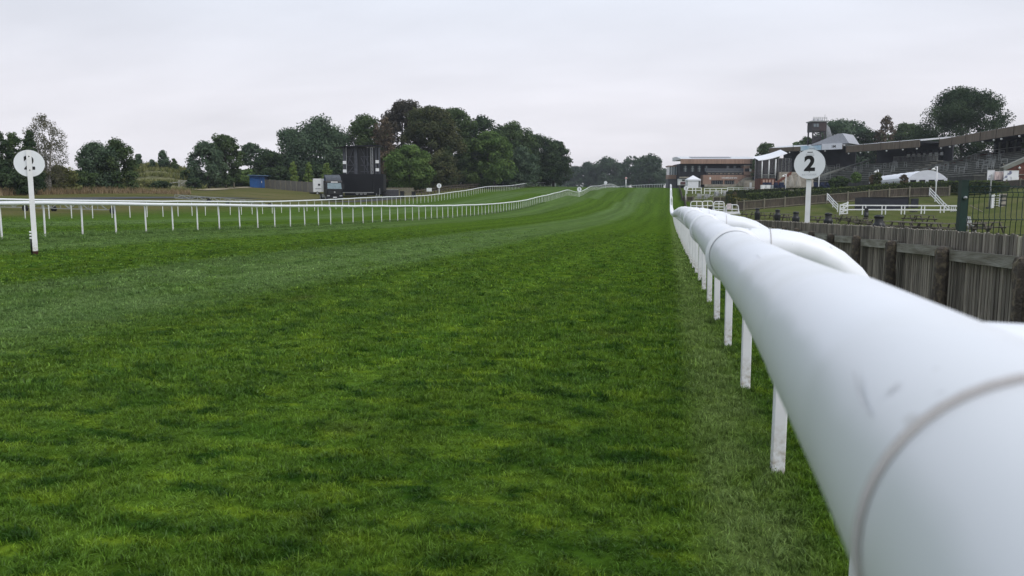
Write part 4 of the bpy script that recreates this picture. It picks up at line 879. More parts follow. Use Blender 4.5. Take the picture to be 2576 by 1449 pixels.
# irrigation booms
def boom(label, xa, xb, D, yt, yb, segs):
    a_, b_ = gat(xa, D), gat(xb, D); t = thing('irrigation_boom', label, 'irrigation boom', a_, 0); d = b_ - a_; hh = (yb - yt) * unit(D); zb = .25
    up = Vector((0, 0, hh)); B = Vector((0, 0, zb)); side = Vector((0, .5, 0)); gv = mat('boom_steel', (.33, .35, .33), rough=.5, metal=.3, var=.15)
    for s_ in (Vector((0, 0, 0)), side):
        MB().bar(B + s_, B + d + s_, .05).build('lower_chord', gv, t); MB().bar(B + up + s_, B + d * .98 + up + s_, .05).build('upper_chord', gv, t)
    for k in range(segs):
        p, q = d * (k / segs), d * ((k + 1) / segs)
        MB().bar(B + p, B + p + up, .04).build('upright', gv, t)
        pair = (B + p + up, B + q) if k % 2 else (B + p, B + q + up); MB().bar(*pair, .06).build('brace', gv, t)
    wheel(t, d * .38 + Vector((0, -.1, .22)), .24, .14, rim='darksteel'); wheel(t, d * 1.05 + Vector((0, -.1, .2)), .24, .14, rim='darksteel'); wheel(t, d * .55 + Vector((0, .5, .2)), .22, .14, rim='darksteel')
boom('steel lattice irrigation boom on wheels behind the left rails', -60, 268, 57, 517.5, 536, 14)
boom('second lattice boom lying farther off behind the rails', 440, 668, 80, 517.5, 526, 12)

# right of the lorry: low fences, bins, pavilion
v = VF(1000, 133, None); t = v.thing('panel_fence', 'short pale picket fence right of the black trailer', 'fence'); X = v.X
for k in range(30): MB().b(X(965) + k * .172, X(965) + k * .172 + .14, 0, .03, -.1, 1.45 + random.uniform(-.04, .04)).build('picket', M['wood_post'], t)
MB().b(X(965), X(1042), .03, .09, .9, 1.0).build('rail', M['wood_post'], t)
v = VF(985, 129, None); t = v.thing('barrier_panel', 'dark grey barrier panel leaning before the picket fence', 'barrier'); X = v.X
MB().b(X(962), X(1003), 0, .08, 0, 1.25).build('panel', mat('grey_hoarding', (.07, .07, .08), rough=.7), t); MB().b(X(962), X(1003), -.03, 0, 1.25, 1.32).build('cap', M['galv'], t)
for x, lab in ((1012, 'dark bin left of a pair beside the picket fence'), (1041, 'dark bin right of a pair beside the picket fence')):
    g = gat(x, 129); t = thing('wheelie_bin', lab, 'bin', g, YAW, 'bins beside the picket fence'); MB().b(-.32, .32, -.35, .35, .1, 1.0).build('body', M['black'], t); MB().b(-.34, .34, -.38, .4, 1.0, 1.1).build('lid', M['black'], t); wheel(t, (.25, .3, .12), .12, .06, 'x')
a0, a1 = gat(1043, 134), gat(1250, 200)
t = thing('post_rail_fence', 'dark post and rail fence along the foot of the tall trees', 'fence', a0); d = a1 - a0; n = 34
for k in range(n + 1):
    p = d * (k / n); z = h(a0.x + p.x, a0.y + p.y) - a0.z; MB().box((p.x, p.y, z + .5), (.14, .14, 1.4)).build('post', M['wood_brown'], t)
    if k < n:
        q = d * ((k + 1) / n); z2 = h(a0.x + q.x, a0.y + q.y) - a0.z
        for zz_ in (.5, .95): MB().bar((p.x, p.y, z + zz_), (q.x, q.y, z2 + zz_), .05, .14).build('rail', M['wood_brown'], t)
g = gat(1080, 138); t = thing('notice_board', 'small white notice in front of the dark post and rail fence', 'sign', g, YAW); MB().b(-.45, .45, -.02, .02, .75, 1.35).build('board', M['white'], t); MB().b(-.04, .04, .02, .08, -.2, 1.2).build('post', M['wood_post'], t)
v = VF(1180, 205, None); t = v.thing('pavilion', 'long low pavilion with white posts half hidden under the tall trees', 'pavilion'); X, Z = v.X, v.Z
MB().b(X(1075), X(1290), 2, 6, -.5, 3.2).build('wall', mat('pavilion_dark', (.035, .036, .040), rough=.8), t); MB().b(X(1072), X(1293), -.6, 6.4, 3.2, 3.5).build('roof', M['darksteel'], t)
MB().b(X(1072), X(1292), .2, .45, -.4, .5).build('plinth', M['darksteel'], t)
for x, wd in [(1078, 3), (1092, 2), (1108, 2), (1127, 4), (1146, 3), (1152, 9), (1166, 3), (1174, 3), (1182, 8), (1196, 2.5), (1212, 3), (1226, 5), (1240, 3), (1252, 2), (1262, 4), (1276, 6), (1286, 3)]:
    MB().b(X(x), X(x + wd), 1.4, 1.6, -.3, random.choice([3.0, 2.2, 2.6])).build('white_post', M['white'], t)
v = VF(1428, 560, 470); t = v.thing('house', 'far red roofed house right of the dark beeches', 'house'); X, Z = v.X, v.Z
MB().b(X(1416), X(1440), 0, 8, -3, Z(447)).build('wall', mat('cream_render', (.45, .40, .36), rough=.9), t); MB().prism([(X(1414), Z(447)), (X(1442), Z(447)), (X(1436), Z(428)), (X(1420), Z(428))], -.5, 8.5, 'y').build('roof', mat('red_tile', (.30, .12, .09), rough=.9), t)
a0 = gat(1420, 330); t = thing('running_rail', 'short stretch of white rail far beyond the crest left of the course', 'rail', a0)
for k in range(9):
    p = Vector((k * 1.7, k * 4.0, 0)); z = h(a0.x + p.x, a0.y + p.y) - a0.z; MB().box((p.x, p.y, z + .6), (.1, .1, 1.2)).build('post', M['white'], t)
    if k < 8:
        q = Vector((k * 1.7 + 1.7, k * 4.0 + 4, 0)); z2 = h(a0.x + q.x, a0.y + q.y) - a0.z; MB().bar((p.x, p.y, z + 1.2), (q.x, q.y, z2 + 1.2), .16).build('rail', M['white'], t)

# ------------------------------------------------------------------ grandstand side
M['concrete'] = mat('terrace_concrete', (.20, .205, .18), rough=.95, var=.22, scale=.8, bump=.3)
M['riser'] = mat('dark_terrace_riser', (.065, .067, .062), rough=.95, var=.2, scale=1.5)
M['brick'] = mat('red_brick_wall', (.150, .058, .040), rough=.95, var=.2, scale=2.5)
M['fascia'] = mat('brown_board_fascia', (.165, .132, .098), rough=.9, var=.2, scale=1.2, stretch=(9, 1, .3), rnd=.08)
M['larch'] = mat('pink_larch_cladding', (.36, .235, .180), rough=.85, var=.18, scale=1.0, stretch=(8, 1, .25), rnd=.06)
M['roofwhite'] = mat('pale_roof_sheet', (.62, .63, .66), rough=.5, var=.05, scale=.6)
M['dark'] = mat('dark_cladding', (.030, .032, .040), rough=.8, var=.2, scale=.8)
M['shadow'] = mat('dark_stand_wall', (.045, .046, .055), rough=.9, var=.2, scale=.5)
M['frame'] = mat('grey_barrier_tube', (.25, .26, .25), rough=.6, var=.1)
M['stone'] = mat('pale_stone', (.34, .31, .26), rough=.95, var=.18, scale=1.2)
lampm = mat('lamp_globe', (.75, .75, .72), rough=.3, var=0)
def stand(label, xl, Dl, xr, Dr, yl, yr, fh, seglen, back, z0, arches=False, windows=False, lights=True, steps=10, x_step0=0.0, roofm='roofwhite', front=-9.5):
    a_, b_ = at(xl, yl, Dl), at(xr, yr, Dr); zt = (a_.z + b_.z) / 2; d = b_ - a_; Ls = math.hypot(d.x, d.y); rz = math.atan2(d.y, d.x)
    t = thing('grandstand', label, 'grandstand', (a_.x, a_.y, z0), rz); T = zt - z0
    n = max(1, round(Ls / seglen))
    for k in range(n):
        MB().b(Ls * k / n + .04, Ls * (k + 1) / n - .04, -.12, 0, T - fh, T).build('fascia_panel', M['fascia'], t)
        MB().b(Ls * k / n - .05, Ls * k / n + .05, -.2, -.12, T - fh - .1, T + .25).build('fascia_joint', M['wood_brown'], t)
        if lights:
            for q in ((.3,) if k % 3 else (.15, .85)):
                g = MB().lathe([(.02, -.2), (.13, -.14), (.18, 0), (.13, .09), (.02, .12)], (Ls * (k + q) / n, -.05, T - fh - .22), 10).build('floodlight', lampm, t)
    MB().prism([(-.1, T - .25), (-.1, T + .02), (back, T + .9), (back, T + .6)], -.2, Ls + .2, 'x').build('roof', M[roofm], t)
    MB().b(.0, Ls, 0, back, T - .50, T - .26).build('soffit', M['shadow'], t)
    zb = (steps) * .43
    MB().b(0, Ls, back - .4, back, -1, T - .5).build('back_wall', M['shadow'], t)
    dy = (back - .5 - front - 2.5) / steps
    for k in range(steps):
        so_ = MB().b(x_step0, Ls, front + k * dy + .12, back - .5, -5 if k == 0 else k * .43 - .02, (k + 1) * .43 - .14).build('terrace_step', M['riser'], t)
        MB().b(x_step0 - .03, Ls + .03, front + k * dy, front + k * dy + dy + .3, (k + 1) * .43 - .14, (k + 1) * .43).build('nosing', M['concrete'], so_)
    r = random.Random(int(xl))
    for k in range(int(Ls * 1.1)):
        s_ = r.randrange(1, steps - 1); x = r.uniform(x_step0 + .5, Ls - 1.2); y = front + s_ * dy + .4; z = (s_ + 1) * .43
        mb = MB(); wd = r.choice([.6, .6, 1.8]); mb.b(x, x + .06, y, y + .06, z, z + 1.05); mb.b(x + wd, x + wd + .06, y, y + .06, z, z + 1.05); mb.b(x, x + wd + .06, y, y + .06, z + 1.0, z + 1.07); mb.b(x, x + wd, y, y + .06, z + .5, z + .56)
        mb.build('crush_barrier', M['frame'], t)
    if arches:
        na = int(Ls / 2.6)
        for k in range(na):
            x0 = .4 + k * Ls / na; wd = Ls / na * .72; mb = MB(); zb_ = zb; pl = [(x0, zb_), (x0 + wd, zb_)]
            for q in range(0, 9): a = math.pi * q / 8; pl.append((x0 + wd / 2 + wd / 2 * math.cos(a), zb_ + 1.5 + .9 * math.sin(a) ** .8))
            mb.prism(pl, back - .48, back - .41, 'y'); mb.build('arch_opening', M['darkglass'], t)
            MB().b(x0 + wd + .05, x0 + Ls / na - .05, back - .62, back - .42, zb_, zb_ + 2.6).build('arch_pier', M['frame'] if False else M['concrete'], t)
        MB().b(0, Ls, back - 3.2, back - 3.1, zb + .9, zb + 1.0).build('top_rail', M['frame'], t)
    if windows:
        nw = 7
        for k in range(nw):
            x0 = Ls * .42 + k * Ls * .5 / nw; w_ = MB().b(x0, x0 + Ls * .4 / nw, back - .46, back - .41, zb + .2, zb + 2.3).build('window', M['darkglass'], t)
            MB().b(x0 + .25, x0 + .25 + r.uniform(.4, .8), back - .52, back - .47, zb + 1.2, zb + 1.85).build('pane_notice', M['disc'], w_)
        for k in range(34): MB().b(Ls * .4 + k * .33, Ls * .4 + k * .33 + .07, back - 3.6, back - 3.5, zb - .3, zb + 1.2).build('baluster', M['frame'], t)
        MB().b(Ls * .4, Ls * .4 + 11.3, back - 3.62, back - 3.48, zb + 1.2, zb + 1.3).build('handrail', M['frame'], t)
    return t, Ls, T
tA, LA, TA = stand('nearest grandstand with brown board fascia and arched back wall', 2365, 150, 2602, 117, 350.7, 309, 1.42, 5.4, 10, 4.5, arches=True, steps=11, front=-8.0)
tB, LB, TB = stand('middle grandstand with brown fascia, floodlights and a glazed bar', 2130, 172, 2316, 154, 369, 349, 1.45, 4.6, 9, 4.6, windows=True, steps=10)
tC, LC, TC = stand('far grandstand with curved white awning at its end', 1937, 190, 2122, 178, 375, 361, 1.0, 5, 8, 4.8, steps=9, x_step0=9.0)
# brick end walls following the terrace slope
MB().prism([(-8.7, -4), (9.9, -4), (9.9, 5.6), (8.4, 5.4), (-8.0, .5)], -.6, -.25, 'x').build('end_wall', M['brick'], tA)
MB().bar((-.42, -8.4, .75), (-.42, 9, 5.8), .5, .35).build('end_coping', M['concrete'], tA)
MB().bar((-.3, -10, .75), (-.3, 7.0, 5.3), .5, .35).build('end_coping', M['concrete'], tB)
# stretch of dark wall filling the gap under the great beech
# stand C front details: blue banner, white fabric wedge
zc_ = TC
bm_ = mat('sky_blue_banner', (.34, .52, .66), rough=.5, col2=(.62, .72, .78), scale=.35, lo=.4, hi=.6)
MB().b(LC * .44, LC * .72, -.30, -.22, TC - 1.0, TC + .1).build('banner', bm_, tC)
MB().b(LC * .56, LC * .64, -.33, -.305, TC - .60, TC - .48).build('printed_line', M['inkgrey'], tC)
MB().b(LC * .725, LC * .99, -.28, -.22, TC - 1.0, TC + .35).build('fabric_panel', M['tent'], tC)
MB().prism([(LC * .55, TC + .3), (LC * 1.06, TC + .3), (LC * .97, TC + 2.6), (LC * .9, TC + 2.5)], .5, 7, 'y').build('fabric_roof', mat('weathered_roof_fabric', (.42, .43, .47), rough=.7, var=.08), tC)
text('1M', .8, M['ink'], tC, (LC * .88, -.31, TC - .35), (math.pi / 2, 0, 0), 'lettering', off=.02, ext=.003)
# awning and columns at the far end of stand C
v = VF(1935, 172, 466); t = v.thing('awning_terrace', 'curved white awning on slim columns over a raised brick terrace', 'terrace'); X, Z = v.X, v.Z
aw = MB(); P0 = []
for k in range(9):
    f = k / 8; x = 1899 + 71 * f; y = 405.5 - 2 * f - 15.5 * f ** 1.7; P0.append((X(x), Z(y)))
aw.add([(a, -1.5, b) for a, b in P0] + [(a, 3.0, b + 1.0) for a, b in P0] + [(a, -1.5, b - .12) for a, b in P0], [(k, k + 1, 10 + k, 9 + k) for k in range(8)] + [(18 + k, 19 + k, k + 1, k) for k in range(8)], True); aw.build('awning', M['tent'], t)
for x in (1910, 1927, 1943.5): MB().tube([(X(x), -1.2, Z(450)), (X(x), -1.2, Z(403))], .13, 8).build('column', M['white'], t)
MB().b(X(1908), X(1944), -1.2, 3, -1, Z(450)).build('brick_base', M['brick'], t)
for k in range(4): MB().b(X(1913 + 7.5 * k), X(1917.5 + 7.5 * k), -1.26, -1.2, Z(465), Z(453)).build('pink_door', mat('pink_door_paint', (.48, .33, .27), rough=.8), t)
for k in range(12): MB().b(X(1909 + 3 * k), X(1909.5 + 3 * k), -1.3, -1.22, Z(450), Z(441)).build('baluster', M['frame'], t)
MB().b(X(1908), X(1944), -1.32, -1.2, Z(441), Z(440)).build('handrail', M['frame'], t)
MB().b(X(1908), X(2000), 3, 3.3, Z(455), Z(398)).build('glass_back', M['darkglass'], t)
for k in range(5): MB().b(X(1956 + 9 * k), X(1957 + 9 * k), 2.85, 3, Z(440), Z(398)).build('mullion', M['frame'], t)
for k in range(8): MB().b(X(1943 + 2 * k), X(2032), -4 + .55 * k, -3 + .55 * k, -.6, .36 * (k + 1)).build('stone_step', M['stone'], t)
MB().bar((X(1932), -4.3, Z(466)), (X(1985), -.5, Z(438)), .3, .8).build('sloping_wall', M['brick'], t); MB().bar((X(1932), -4.3, Z(462.5)), (X(1985), -.5, Z(434.5)), .36, .2).build('wall_coping', M['brick'], t)
# lookout tower
v = VF(2053, 185, 372); t = v.thing('lookout_tower', 'brown cabin lookout tower on braced legs behind the far grandstand', 'tower'); X, Z = v.X, v.Z
cabm = mat('cabin_brown', (.055, .050, .052), rough=.8, var=.15)
cb = MB().b(X(2036), X(2071), 0, 3.2, Z(334.5), Z(311)).build('cabin', cabm, t)
for x in (2039, 2046): MB().b(X(x), X(x + 5), -.05, 0, Z(323.5), Z(315.5)).build('window', M['glass'], cb)
MB().b(X(2053), X(2070), -.04, 0, Z(333), Z(312)).build('red_panel', mat('cabin_red', (.062, .045, .044), rough=.8), cb)
MB().b(X(2033), X(2073), -.2, 3.4, Z(311), Z(308.5)).build('roof_deck', M['frame'], t)
for k in range(7): MB().b(X(2038 + 5.3 * k), X(2038 + 5.3 * k) + .06, -.15, -.09, Z(308.5), Z(300)).build('rail_post', M['frame'], t)
for y in (304, 300.5): MB().b(X(2036), X(2071), -.15, -.09, Z(y), Z(y - .8)).build('deck_rail', M['frame'], t)
for k, x in enumerate((2042, 2052, 2062)): MB().b(X(x), X(x + 5), 1, 1.5, Z(308), Z(302 + k)).build('dish', M['roofwhite'], t)
MB().tube([(X(2070), 1, Z(308)), (X(2070), 1, Z(292))], .05, 5).build('aerial', M['frame'], t)
for x in (2038.5, 2068):
    for y in (.2, 3): MB().b(X(x) - .14, X(x) + .14, y - .14, y + .14, -1, Z(334.5)).build('leg', cabm, t)
for a_, b_ in (((2039, 336), (2068, 362)), ((2068, 336), (2039, 362))): MB().bar((X(a_[0]), .1, Z(a_[1])), (X(b_[0]), .1, Z(b_[1])), .2).build('brace', cabm, t)
MB().b(X(2043), X(2063), 1.0, 1.4, Z(362), Z(345)).build('stair_box', cabm, t)
for k in range(6): MB().bar((X(2072 + 1.5 * k), .5, Z(316 + 1.5 * k)), (X(2076 + 3 * k), .5, Z(356)), .12).build('stair_member', M['galv'], t)
# champagne bar building and its glazed annexe
v = VF(1707, 240, 469); t = v.thing('clubhouse', 'two storey timber clad bar building with white roof at course end', 'building')
def bx(a): return (a - 95) * .01037
def bz(a): return (1330 - a) * .01037
def part(n_, x0, x1, y0, y1, z0, z1, m_, par=None): return MB().b(bx(x0), bx(x1), y0, y1, bz(z0), bz(z1)).build(n_, m_ if not isinstance(m_, str) else M[m_], par or t)
part('ground_floor_wall', 130, 2290, 2.0, 12, 1430, 1040, 'dark'); part('upper_wall', 130, 2290, 1.2, 12, 1040, 660, 'dark')
MB().prism([(-1.2, bz(540)), (-1.2, bz(530)), (6, bz(430)), (12, bz(430)), (12, bz(540))], bx(120), bx(2295), 'x').build('roof', M['roofwhite'], t)
MB().prism([(1.0, bz(497) + .05), (1.05, bz(490) + .12), (4.2, bz(448) + .1), (4.2, bz(452))], bx(470), bx(1640), 'x').build('solar_panels', mat('solar_panel', (.22, .23, .27), rough=.3), t)
n_ = 28
for k in range(n_): part('fascia_board', 95 + (2310 - 95) * k / n_ + 2, 95 + (2310 - 95) * (k + 1) / n_ - 2, -1.5, -1.2, 672, 535, 'larch')
for k, x in enumerate((250, 465, 665, 872, 1510, 1720)):
    w_ = part('window', x, x + 92, 1.05, 1.2, 895, 722, M['glass']); part('window_frame', x + 42, x + 50, 1.0, 1.05, 895, 722, 'white', w_); part('window_frame', x, x + 92, 1.0, 1.05, 812, 806, 'white', w_)
part('flush_panel', 290, 440, 1.05, 1.2, 1020, 910, 'shadow')
part('bar_block', 880, 2320, -2.0, 2.0, 1275, 1000, 'larch'); part('bar_corner', 760, 879, -2.0, 2.0, 1275, 1000, 'larch')
n_ = 22
for k in range(n_): part('cladding_board', 762 + 1555 * k / n_ + 3, 762 + 1555 * (k + 1) / n_ - 3, -2.06, -2.0, 1150, 1003, 'larch')
part('tall_block', 1945, 2290, -2.3, 1.1, 1000, 745, 'larch'); part('block_roof', 1930, 2340, -2.6, 1.2, 745, 725, 'stone'); part('dark_opening', 1965, 2095, -2.36, -2.3, 900, 812, 'dark'); part('white_panel', 2096, 2160, -2.38, -2.3, 900, 795, 'white')
part('balcony_glass', 840, 1940, -1.8, -1.75, 905, 805, mat('balcony_glass', (.10, .105, .12), rough=.2)); part('balcony_rail', 840, 1940, -1.9, -1.7, 915, 903, 'frame'); part('planter', 870, 1940, -2.0, -1.5, 1000, 925, 'dark')
for k in range(9): part('flowers', 900 + 115 * k, 975 + 115 * k, -2.05, -1.95, 975, 948, mat('flower_mix', (.30, .22, .20), col2=(.08, .10, .05), scale=6, rnd=.3))
for x0, x1 in ((1005, 1342), (1392, 1678)):
    w_ = part('shop_window', x0, x1, -2.12, -2.0, 1270, 1158, 'darkglass')
    for k in range(5): part('glazing_bar', x0 + (x1 - x0) * (k + .5) / 5, x0 + (x1 - x0) * (k + .5) / 5 + 8, -2.16, -2.12, 1262, 1180, 'frame', w_)
text('CHAMPAGNE BAR', .58, M['white'], t, (bx(1527), -2.1, bz(1088)), (math.pi / 2, 0, 0), 'lettering', off=.012, ext=.02)
part('square_logo', 945, 985, -2.12, -2.06, 1130, 1065, 'white'); part('low_wall', 770, 1660, -3.6, -3.3, 1345, 1272, 'stone')
part('kiosk_wall', 90, 385, .6, 2, 1290, 1105, 'white'); part('kiosk_window', 200, 290, .5, .6, 1170, 1130, 'dark'); part('kiosk_window', 305, 350, .5, .6, 1170, 1130, 'dark'); part('kiosk_counter', 150, 355, .45, .6, 1270, 1195, mat('kiosk_red', (.10, .04, .045))); part('kiosk_canopy', 120, 385, .0, 1.2, 1085, 1045, 'stone')
MB().bar((bx(1760), -3.0, bz(1170)), (bx(2290), -2.6, bz(930)), .12, .12).build('stair_rail', M['wood_brown'], t)
MB().prism([(bx(1640), bz(1330)), (bx(2160), bz(1330)), (bx(2160), bz(1060)), (bx(1950), bz(1085))], -3.4, -2.4, 'y').build('stone_stair', M['stone'], t); part('dark_doorway', 2165, 2262, -2.45, -2.3, 1210, 1065, mat('navy_door', (.02, .025, .05)))
for k in range(6): part('stair_pillar', 1650 + 95 * k, 1672 + 95 * k, -3.7, -3.5, 1330, 1200, 'stone')
v = VF(1680, 246, 467); t = v.thing('glazed_annexe', 'small glazed viewing tower left of the timber bar building', 'building'); X, Z = v.X, v.Z
MB().b(X(1680), X(1707), 0, 4, -1, Z(451)).build('base', mat('annexe_grey', (.12, .12, .13), rough=.8), t); MB().b(X(1680), X(1707), -.3, 4, Z(451), Z(441)).build('timber_band', M['larch'], t)
MB().b(X(1681), X(1706), -.1, 3.8, Z(441), Z(420.5)).build('glazing', M['glass'], t); MB().b(X(1679), X(1708), -.5, 4.2, Z(420.5), Z(418)).build('roof', M['larch'], t)
for k in range(5): MB().b(X(1681 + 6 * k), X(1682 + 6 * k), -.25, -.1, Z(441), Z(420.5)).build('mullion', M['white'], t)
# gazebo tent
v = VF(1745, 205, 473); t = v.thing('gazebo', 'white peaked gazebo tent in front of the bar building', 'tent'); X, Z = v.X, v.Z; q = X(1759) - X(1731); h0, h1 = Z(452), Z(441.5)
x0, x1 = X(1730), X(1760)
MB().add([(x0 - .15, -.15, h0), (x1 + .15, -.15, h0), (x1 + .15, 3.15, h0), (x0 - .15, 3.15, h0), (x0 * .5 + x1 * .5 - .6, 1.5, h0 + (h1 - h0) * .45), ((x0 + x1) / 2, 1.5, h1)], [(0, 1, 5), (1, 2, 5), (2, 3, 5), (3, 0, 5)]).build('canopy', M['tent'], t)
MB().b(x0 - .16, x1 + .16, -.17, 3.17, h0 - .35, h0).build('valance', M['tent'], t)
MB().b(x0, x1 - .4, -.02, .02, 0, h0 - .2).build('front_wall', M['tent'], t); MB().b(x0 - .02, x0 + .02, 0, 3, 0, h0 - .2).build('side_wall', M['tent'], t)
for x in (x0, x1): MB().b(x - .05, x + .05, -.05, .05, 0, h0).build('leg', M['white'], t)

# BAR lettering, advert panels and brick gable at the right
v = VF(2530, 116, 462); t = v.thing('bar_sign', 'black cut out BAR letters seen from behind on slanting props', 'sign'); X, Z = v.X, v.Z
for k, (ch, x) in enumerate((('R', 2514), ('A', 2527), ('B', 2539.5))): text(ch, 13.5 * v.u * 1.25, M['ink'], t, (X(x), 0, Z(420)), (math.pi / 2, 0, 0), 'letter', off=.02, ext=.03, flip=True)
for x in (2510, 2526, 2541): MB().b(X(x), X(x + .8), .05, .1, Z(432), Z(414)).build('support', M['frame'], t)
for x in (2516, 2536): MB().bar((X(x), -.1, Z(413)), (X(x + 12), -.1, Z(430)), .07).build('prop', M['stone'], t)
pr1 = mat('floral_print', (.72, .73, .76), rough=.6, col2=(.16, .17, .26), scale=1.6, lo=.52, hi=.62); pr2 = mat('pink_print', (.62, .50, .48), rough=.6, col2=(.25, .20, .22), scale=3, stretch=(4, 1, .3), lo=.5, hi=.6)
for i, (x0, x1, y0, y1, m_, lab) in enumerate([(2480, 2497.5, 430, 454, pr1, 'white printed advert panel left of the pink one'), (2498.5, 2520, 432.5, 453, pr2, 'pink striped advert panel between two white ones'), (2521, 2558, 431, 459, pr1, 'large white advert panel with dark flower print below the BAR letters')]):
    v = VF((x0 + x1) / 2, 113 - i * .5, 462); t = v.thing('advert_panel', lab, 'advert', group='advert panels below the bar sign'); X, Z = v.X, v.Z
    MB().b(X(x0), X(x1), 0, .08, Z(y1), Z(y0)).build('panel', m_, t); MB().b(X(x0), X(x1), -.03, .1, Z(y0), Z(y0 - .8)).build('top_bar', M['white'], t)
    for x in (x0 + 1, x1 - 1.6): MB().b(X(x), X(x + .8), .1, .2, -2.0, Z(y0)).build('leg', M['frame'], t)
    if i == 2: MB().b(X(2540), X(2558), -.10, -.04, Z(459), Z(446)).build('blank_sheet', M['white'], t)
v = VF(2570, 114, 462); t = v.thing('brick_gable', 'red brick gable with a sloping concrete parapet at right edge', 'wall'); X, Z = v.X, v.Z
MB().prism([(X(2541), -3), (X(2640), -3), (X(2640), Z(380)), (X(2541), Z(425))], 1.2, 2.0, 'y').build('brickwork', M['brick'], t)
MB().bar((X(2530), 1.4, Z(426)), (X(2640), 1.4, Z(377)), .9, .55).build('parapet', M['concrete'], t); MB().b(X(2558), X(2640), 1.0, 1.2, Z(440.5), Z(438.5)).build('string_course', M['stone'], t)
MB().lathe([(.02, -.2), (.2, 0), (.02, .2)], (X(2569), .9, Z(423)), 10).build('wall_lamp', lampm, t)

# marquee
A_, B_, C_ = gat(2283, 121), gat(2376, 119), gat(2185, 150)
zb = min(A_.z, B_.z, C_.z) - .3; zA = at(2283, 447, 121).z; zap = at(2318, 428.5, 121).z
t = thing('marquee', 'long white marquee with a rounded roof behind the clipped hedge', 'marquee', (A_.x, A_.y, zb))
e1 = Vector((B_.x - A_.x, B_.y - A_.y, 0)); e2 = Vector((C_.x - A_.x, C_.y - A_.y, 0)); he = zA - zb; hp = zap - zA
arc = [e1 * f + Vector((0, 0, he + hp * math.sin(math.pi * f) ** .8)) for f in np.linspace(0, 1, 13)]
nb = 6; mb = MB(); VV = []
for k in range(nb * 3 + 1): VV += [p + e2 * (k / (nb * 3)) + Vector((0, 0, -.10 if k % 3 else 0)) for p in arc]
mb.add(VV, [(k * 13 + i, k * 13 + i + 1, (k + 1) * 13 + i + 1, (k + 1) * 13 + i) for k in range(nb * 3) for i in range(12)], True).build('roof', M['tent'], t)
MB().add(arc + [Vector((0, 0, he)), e1 + Vector((0, 0, he))], [tuple(range(13))]).build('front_gable', M['tent'], t)
MB().bar(Vector((0, 0, he - .15)), e1 + Vector((0, 0, he - .15)), .12, .4).build('front_valance', M['tent'], t); MB().bar(Vector((0, 0, he - .15)), e2 + Vector((0, 0, he - .15)), .12, .4).build('side_valance', M['tent'], t)
for k in range(5): p = e1 * (k / 4); MB().box(p + Vector((0, 0, he / 2)), (.42, .2, he - .2), rz=math.atan2(e1.y, e1.x)).build('front_post', M['tent'], t)
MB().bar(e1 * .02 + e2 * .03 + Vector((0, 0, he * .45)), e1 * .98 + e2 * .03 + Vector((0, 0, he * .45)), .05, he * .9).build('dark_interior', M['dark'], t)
for k in range(nb):
    p, q = e2 * (k / nb + .012), e2 * ((k + 1) / nb - .012); w_ = MB().bar(p + Vector((0, 0, he * .45)), q + Vector((0, 0, he * .45)), .06, he * .9).build('side_panel', mat('marquee_side', (.30, .33, .38), rough=.4), t)
    for j in range(4): r_ = p.lerp(q, (j + .5) / 4); MB().box(r_ + Vector((-.05, -.02, he * .5)), (.08, .12, he * .9)).build('window_bar', M['tent'], w_)

# hedges
M['hedge'] = mat('clipped_hedge_base', (.030, .045, .016), rough=1, var=.3, scale=2)
LEAF['hedge'] = leafmat('hedge_leaf', (.042, .066, .022), (.115, .145, .050)); LEAF['gold'] = leafmat('golden_hedge_leaf', (.095, .090, .022), (.20, .175, .05)); LEAF['hedgedk'] = leafmat('dark_hedge_leaf', (.018, .028, .013), (.045, .058, .024))
def hedge(label, pts, wid, lm, seed, group=None, leaf=.16, dens=26):
    """pts: (x, D, top y, height m)"""
    P = []
    for x, D, yt, hh in pts: p = at(x, yt, D); P.append((p, hh))
    o0 = Vector((P[0][0].x, P[0][0].y, P[0][0].z - P[0][1])); t = thing('hedge', label, 'hedge', o0, 0, group)
    r = np.random.default_rng(seed); core = MB(); L_ = []
    for (a, ha), (b, hb) in zip(P[:-1], P[1:]):
        d = b - a; Ln = math.hypot(d.x, d.y); nrm = Vector((-d.y, d.x, 0)).normalized() * wid / 2
        V8 = []
        for p, hh in ((a, ha), (b, hb)):
            for s_ in (-.9, .9): V8 += [p + nrm * s_ - o0 - Vector((0, 0, hh + .3)), p + nrm * s_ - o0 - Vector((0, 0, .08))]
        core.add(V8, [(0, 1, 3, 2), (4, 6, 7, 5), (1, 5, 7, 3), (0, 4, 5, 1), (2, 3, 7, 6)])
        n = int(Ln * dens * (ha + wid)); f = r.random(n); tp = r.random(n) < wid / (wid + ha * 1.6)
        s_ = np.where(tp, r.uniform(-1, 1, n), np.where(r.random(n) < .75, -1, 1)); w_ = np.where(tp, r.normal(0, .05, n), -r.random(n))
        sgn = -1 if (nrm.x * a.x + nrm.y * a.y) < 0 else 1
        for k in range(n):
            hh = ha + (hb - ha) * f[k]; q = a + d * float(f[k]) + nrm * float(s_[k] * sgn * (1 + r.normal(0, .06))); q.z += (w_[k] if tp[k] else w_[k] * (hh + .1)) + r.normal(0, .03); L_.append(q - o0)
    core.build('core', M['hedge'], t)
    Pn = np.array([tuple(p) for p in L_]); n = len(Pn); a = r.normal(size=(n, 3)); a /= np.linalg.norm(a, axis=1)[:, None]; b = np.cross(a, r.normal(size=(n, 3))); b /= np.linalg.norm(b, axis=1)[:, None]; s = leaf * r.uniform(.6, 1.3, n)[:, None]
    put('foliage', np_mesh('foliage', np.stack([Pn + a * s, Pn + b * s * .6, Pn - a * s, Pn - b * s * .6], 1).reshape(-1, 3), np.arange(n * 4).reshape(n, 4), LEAF[lm], tint=np.repeat(r.random(n), 4)), t)
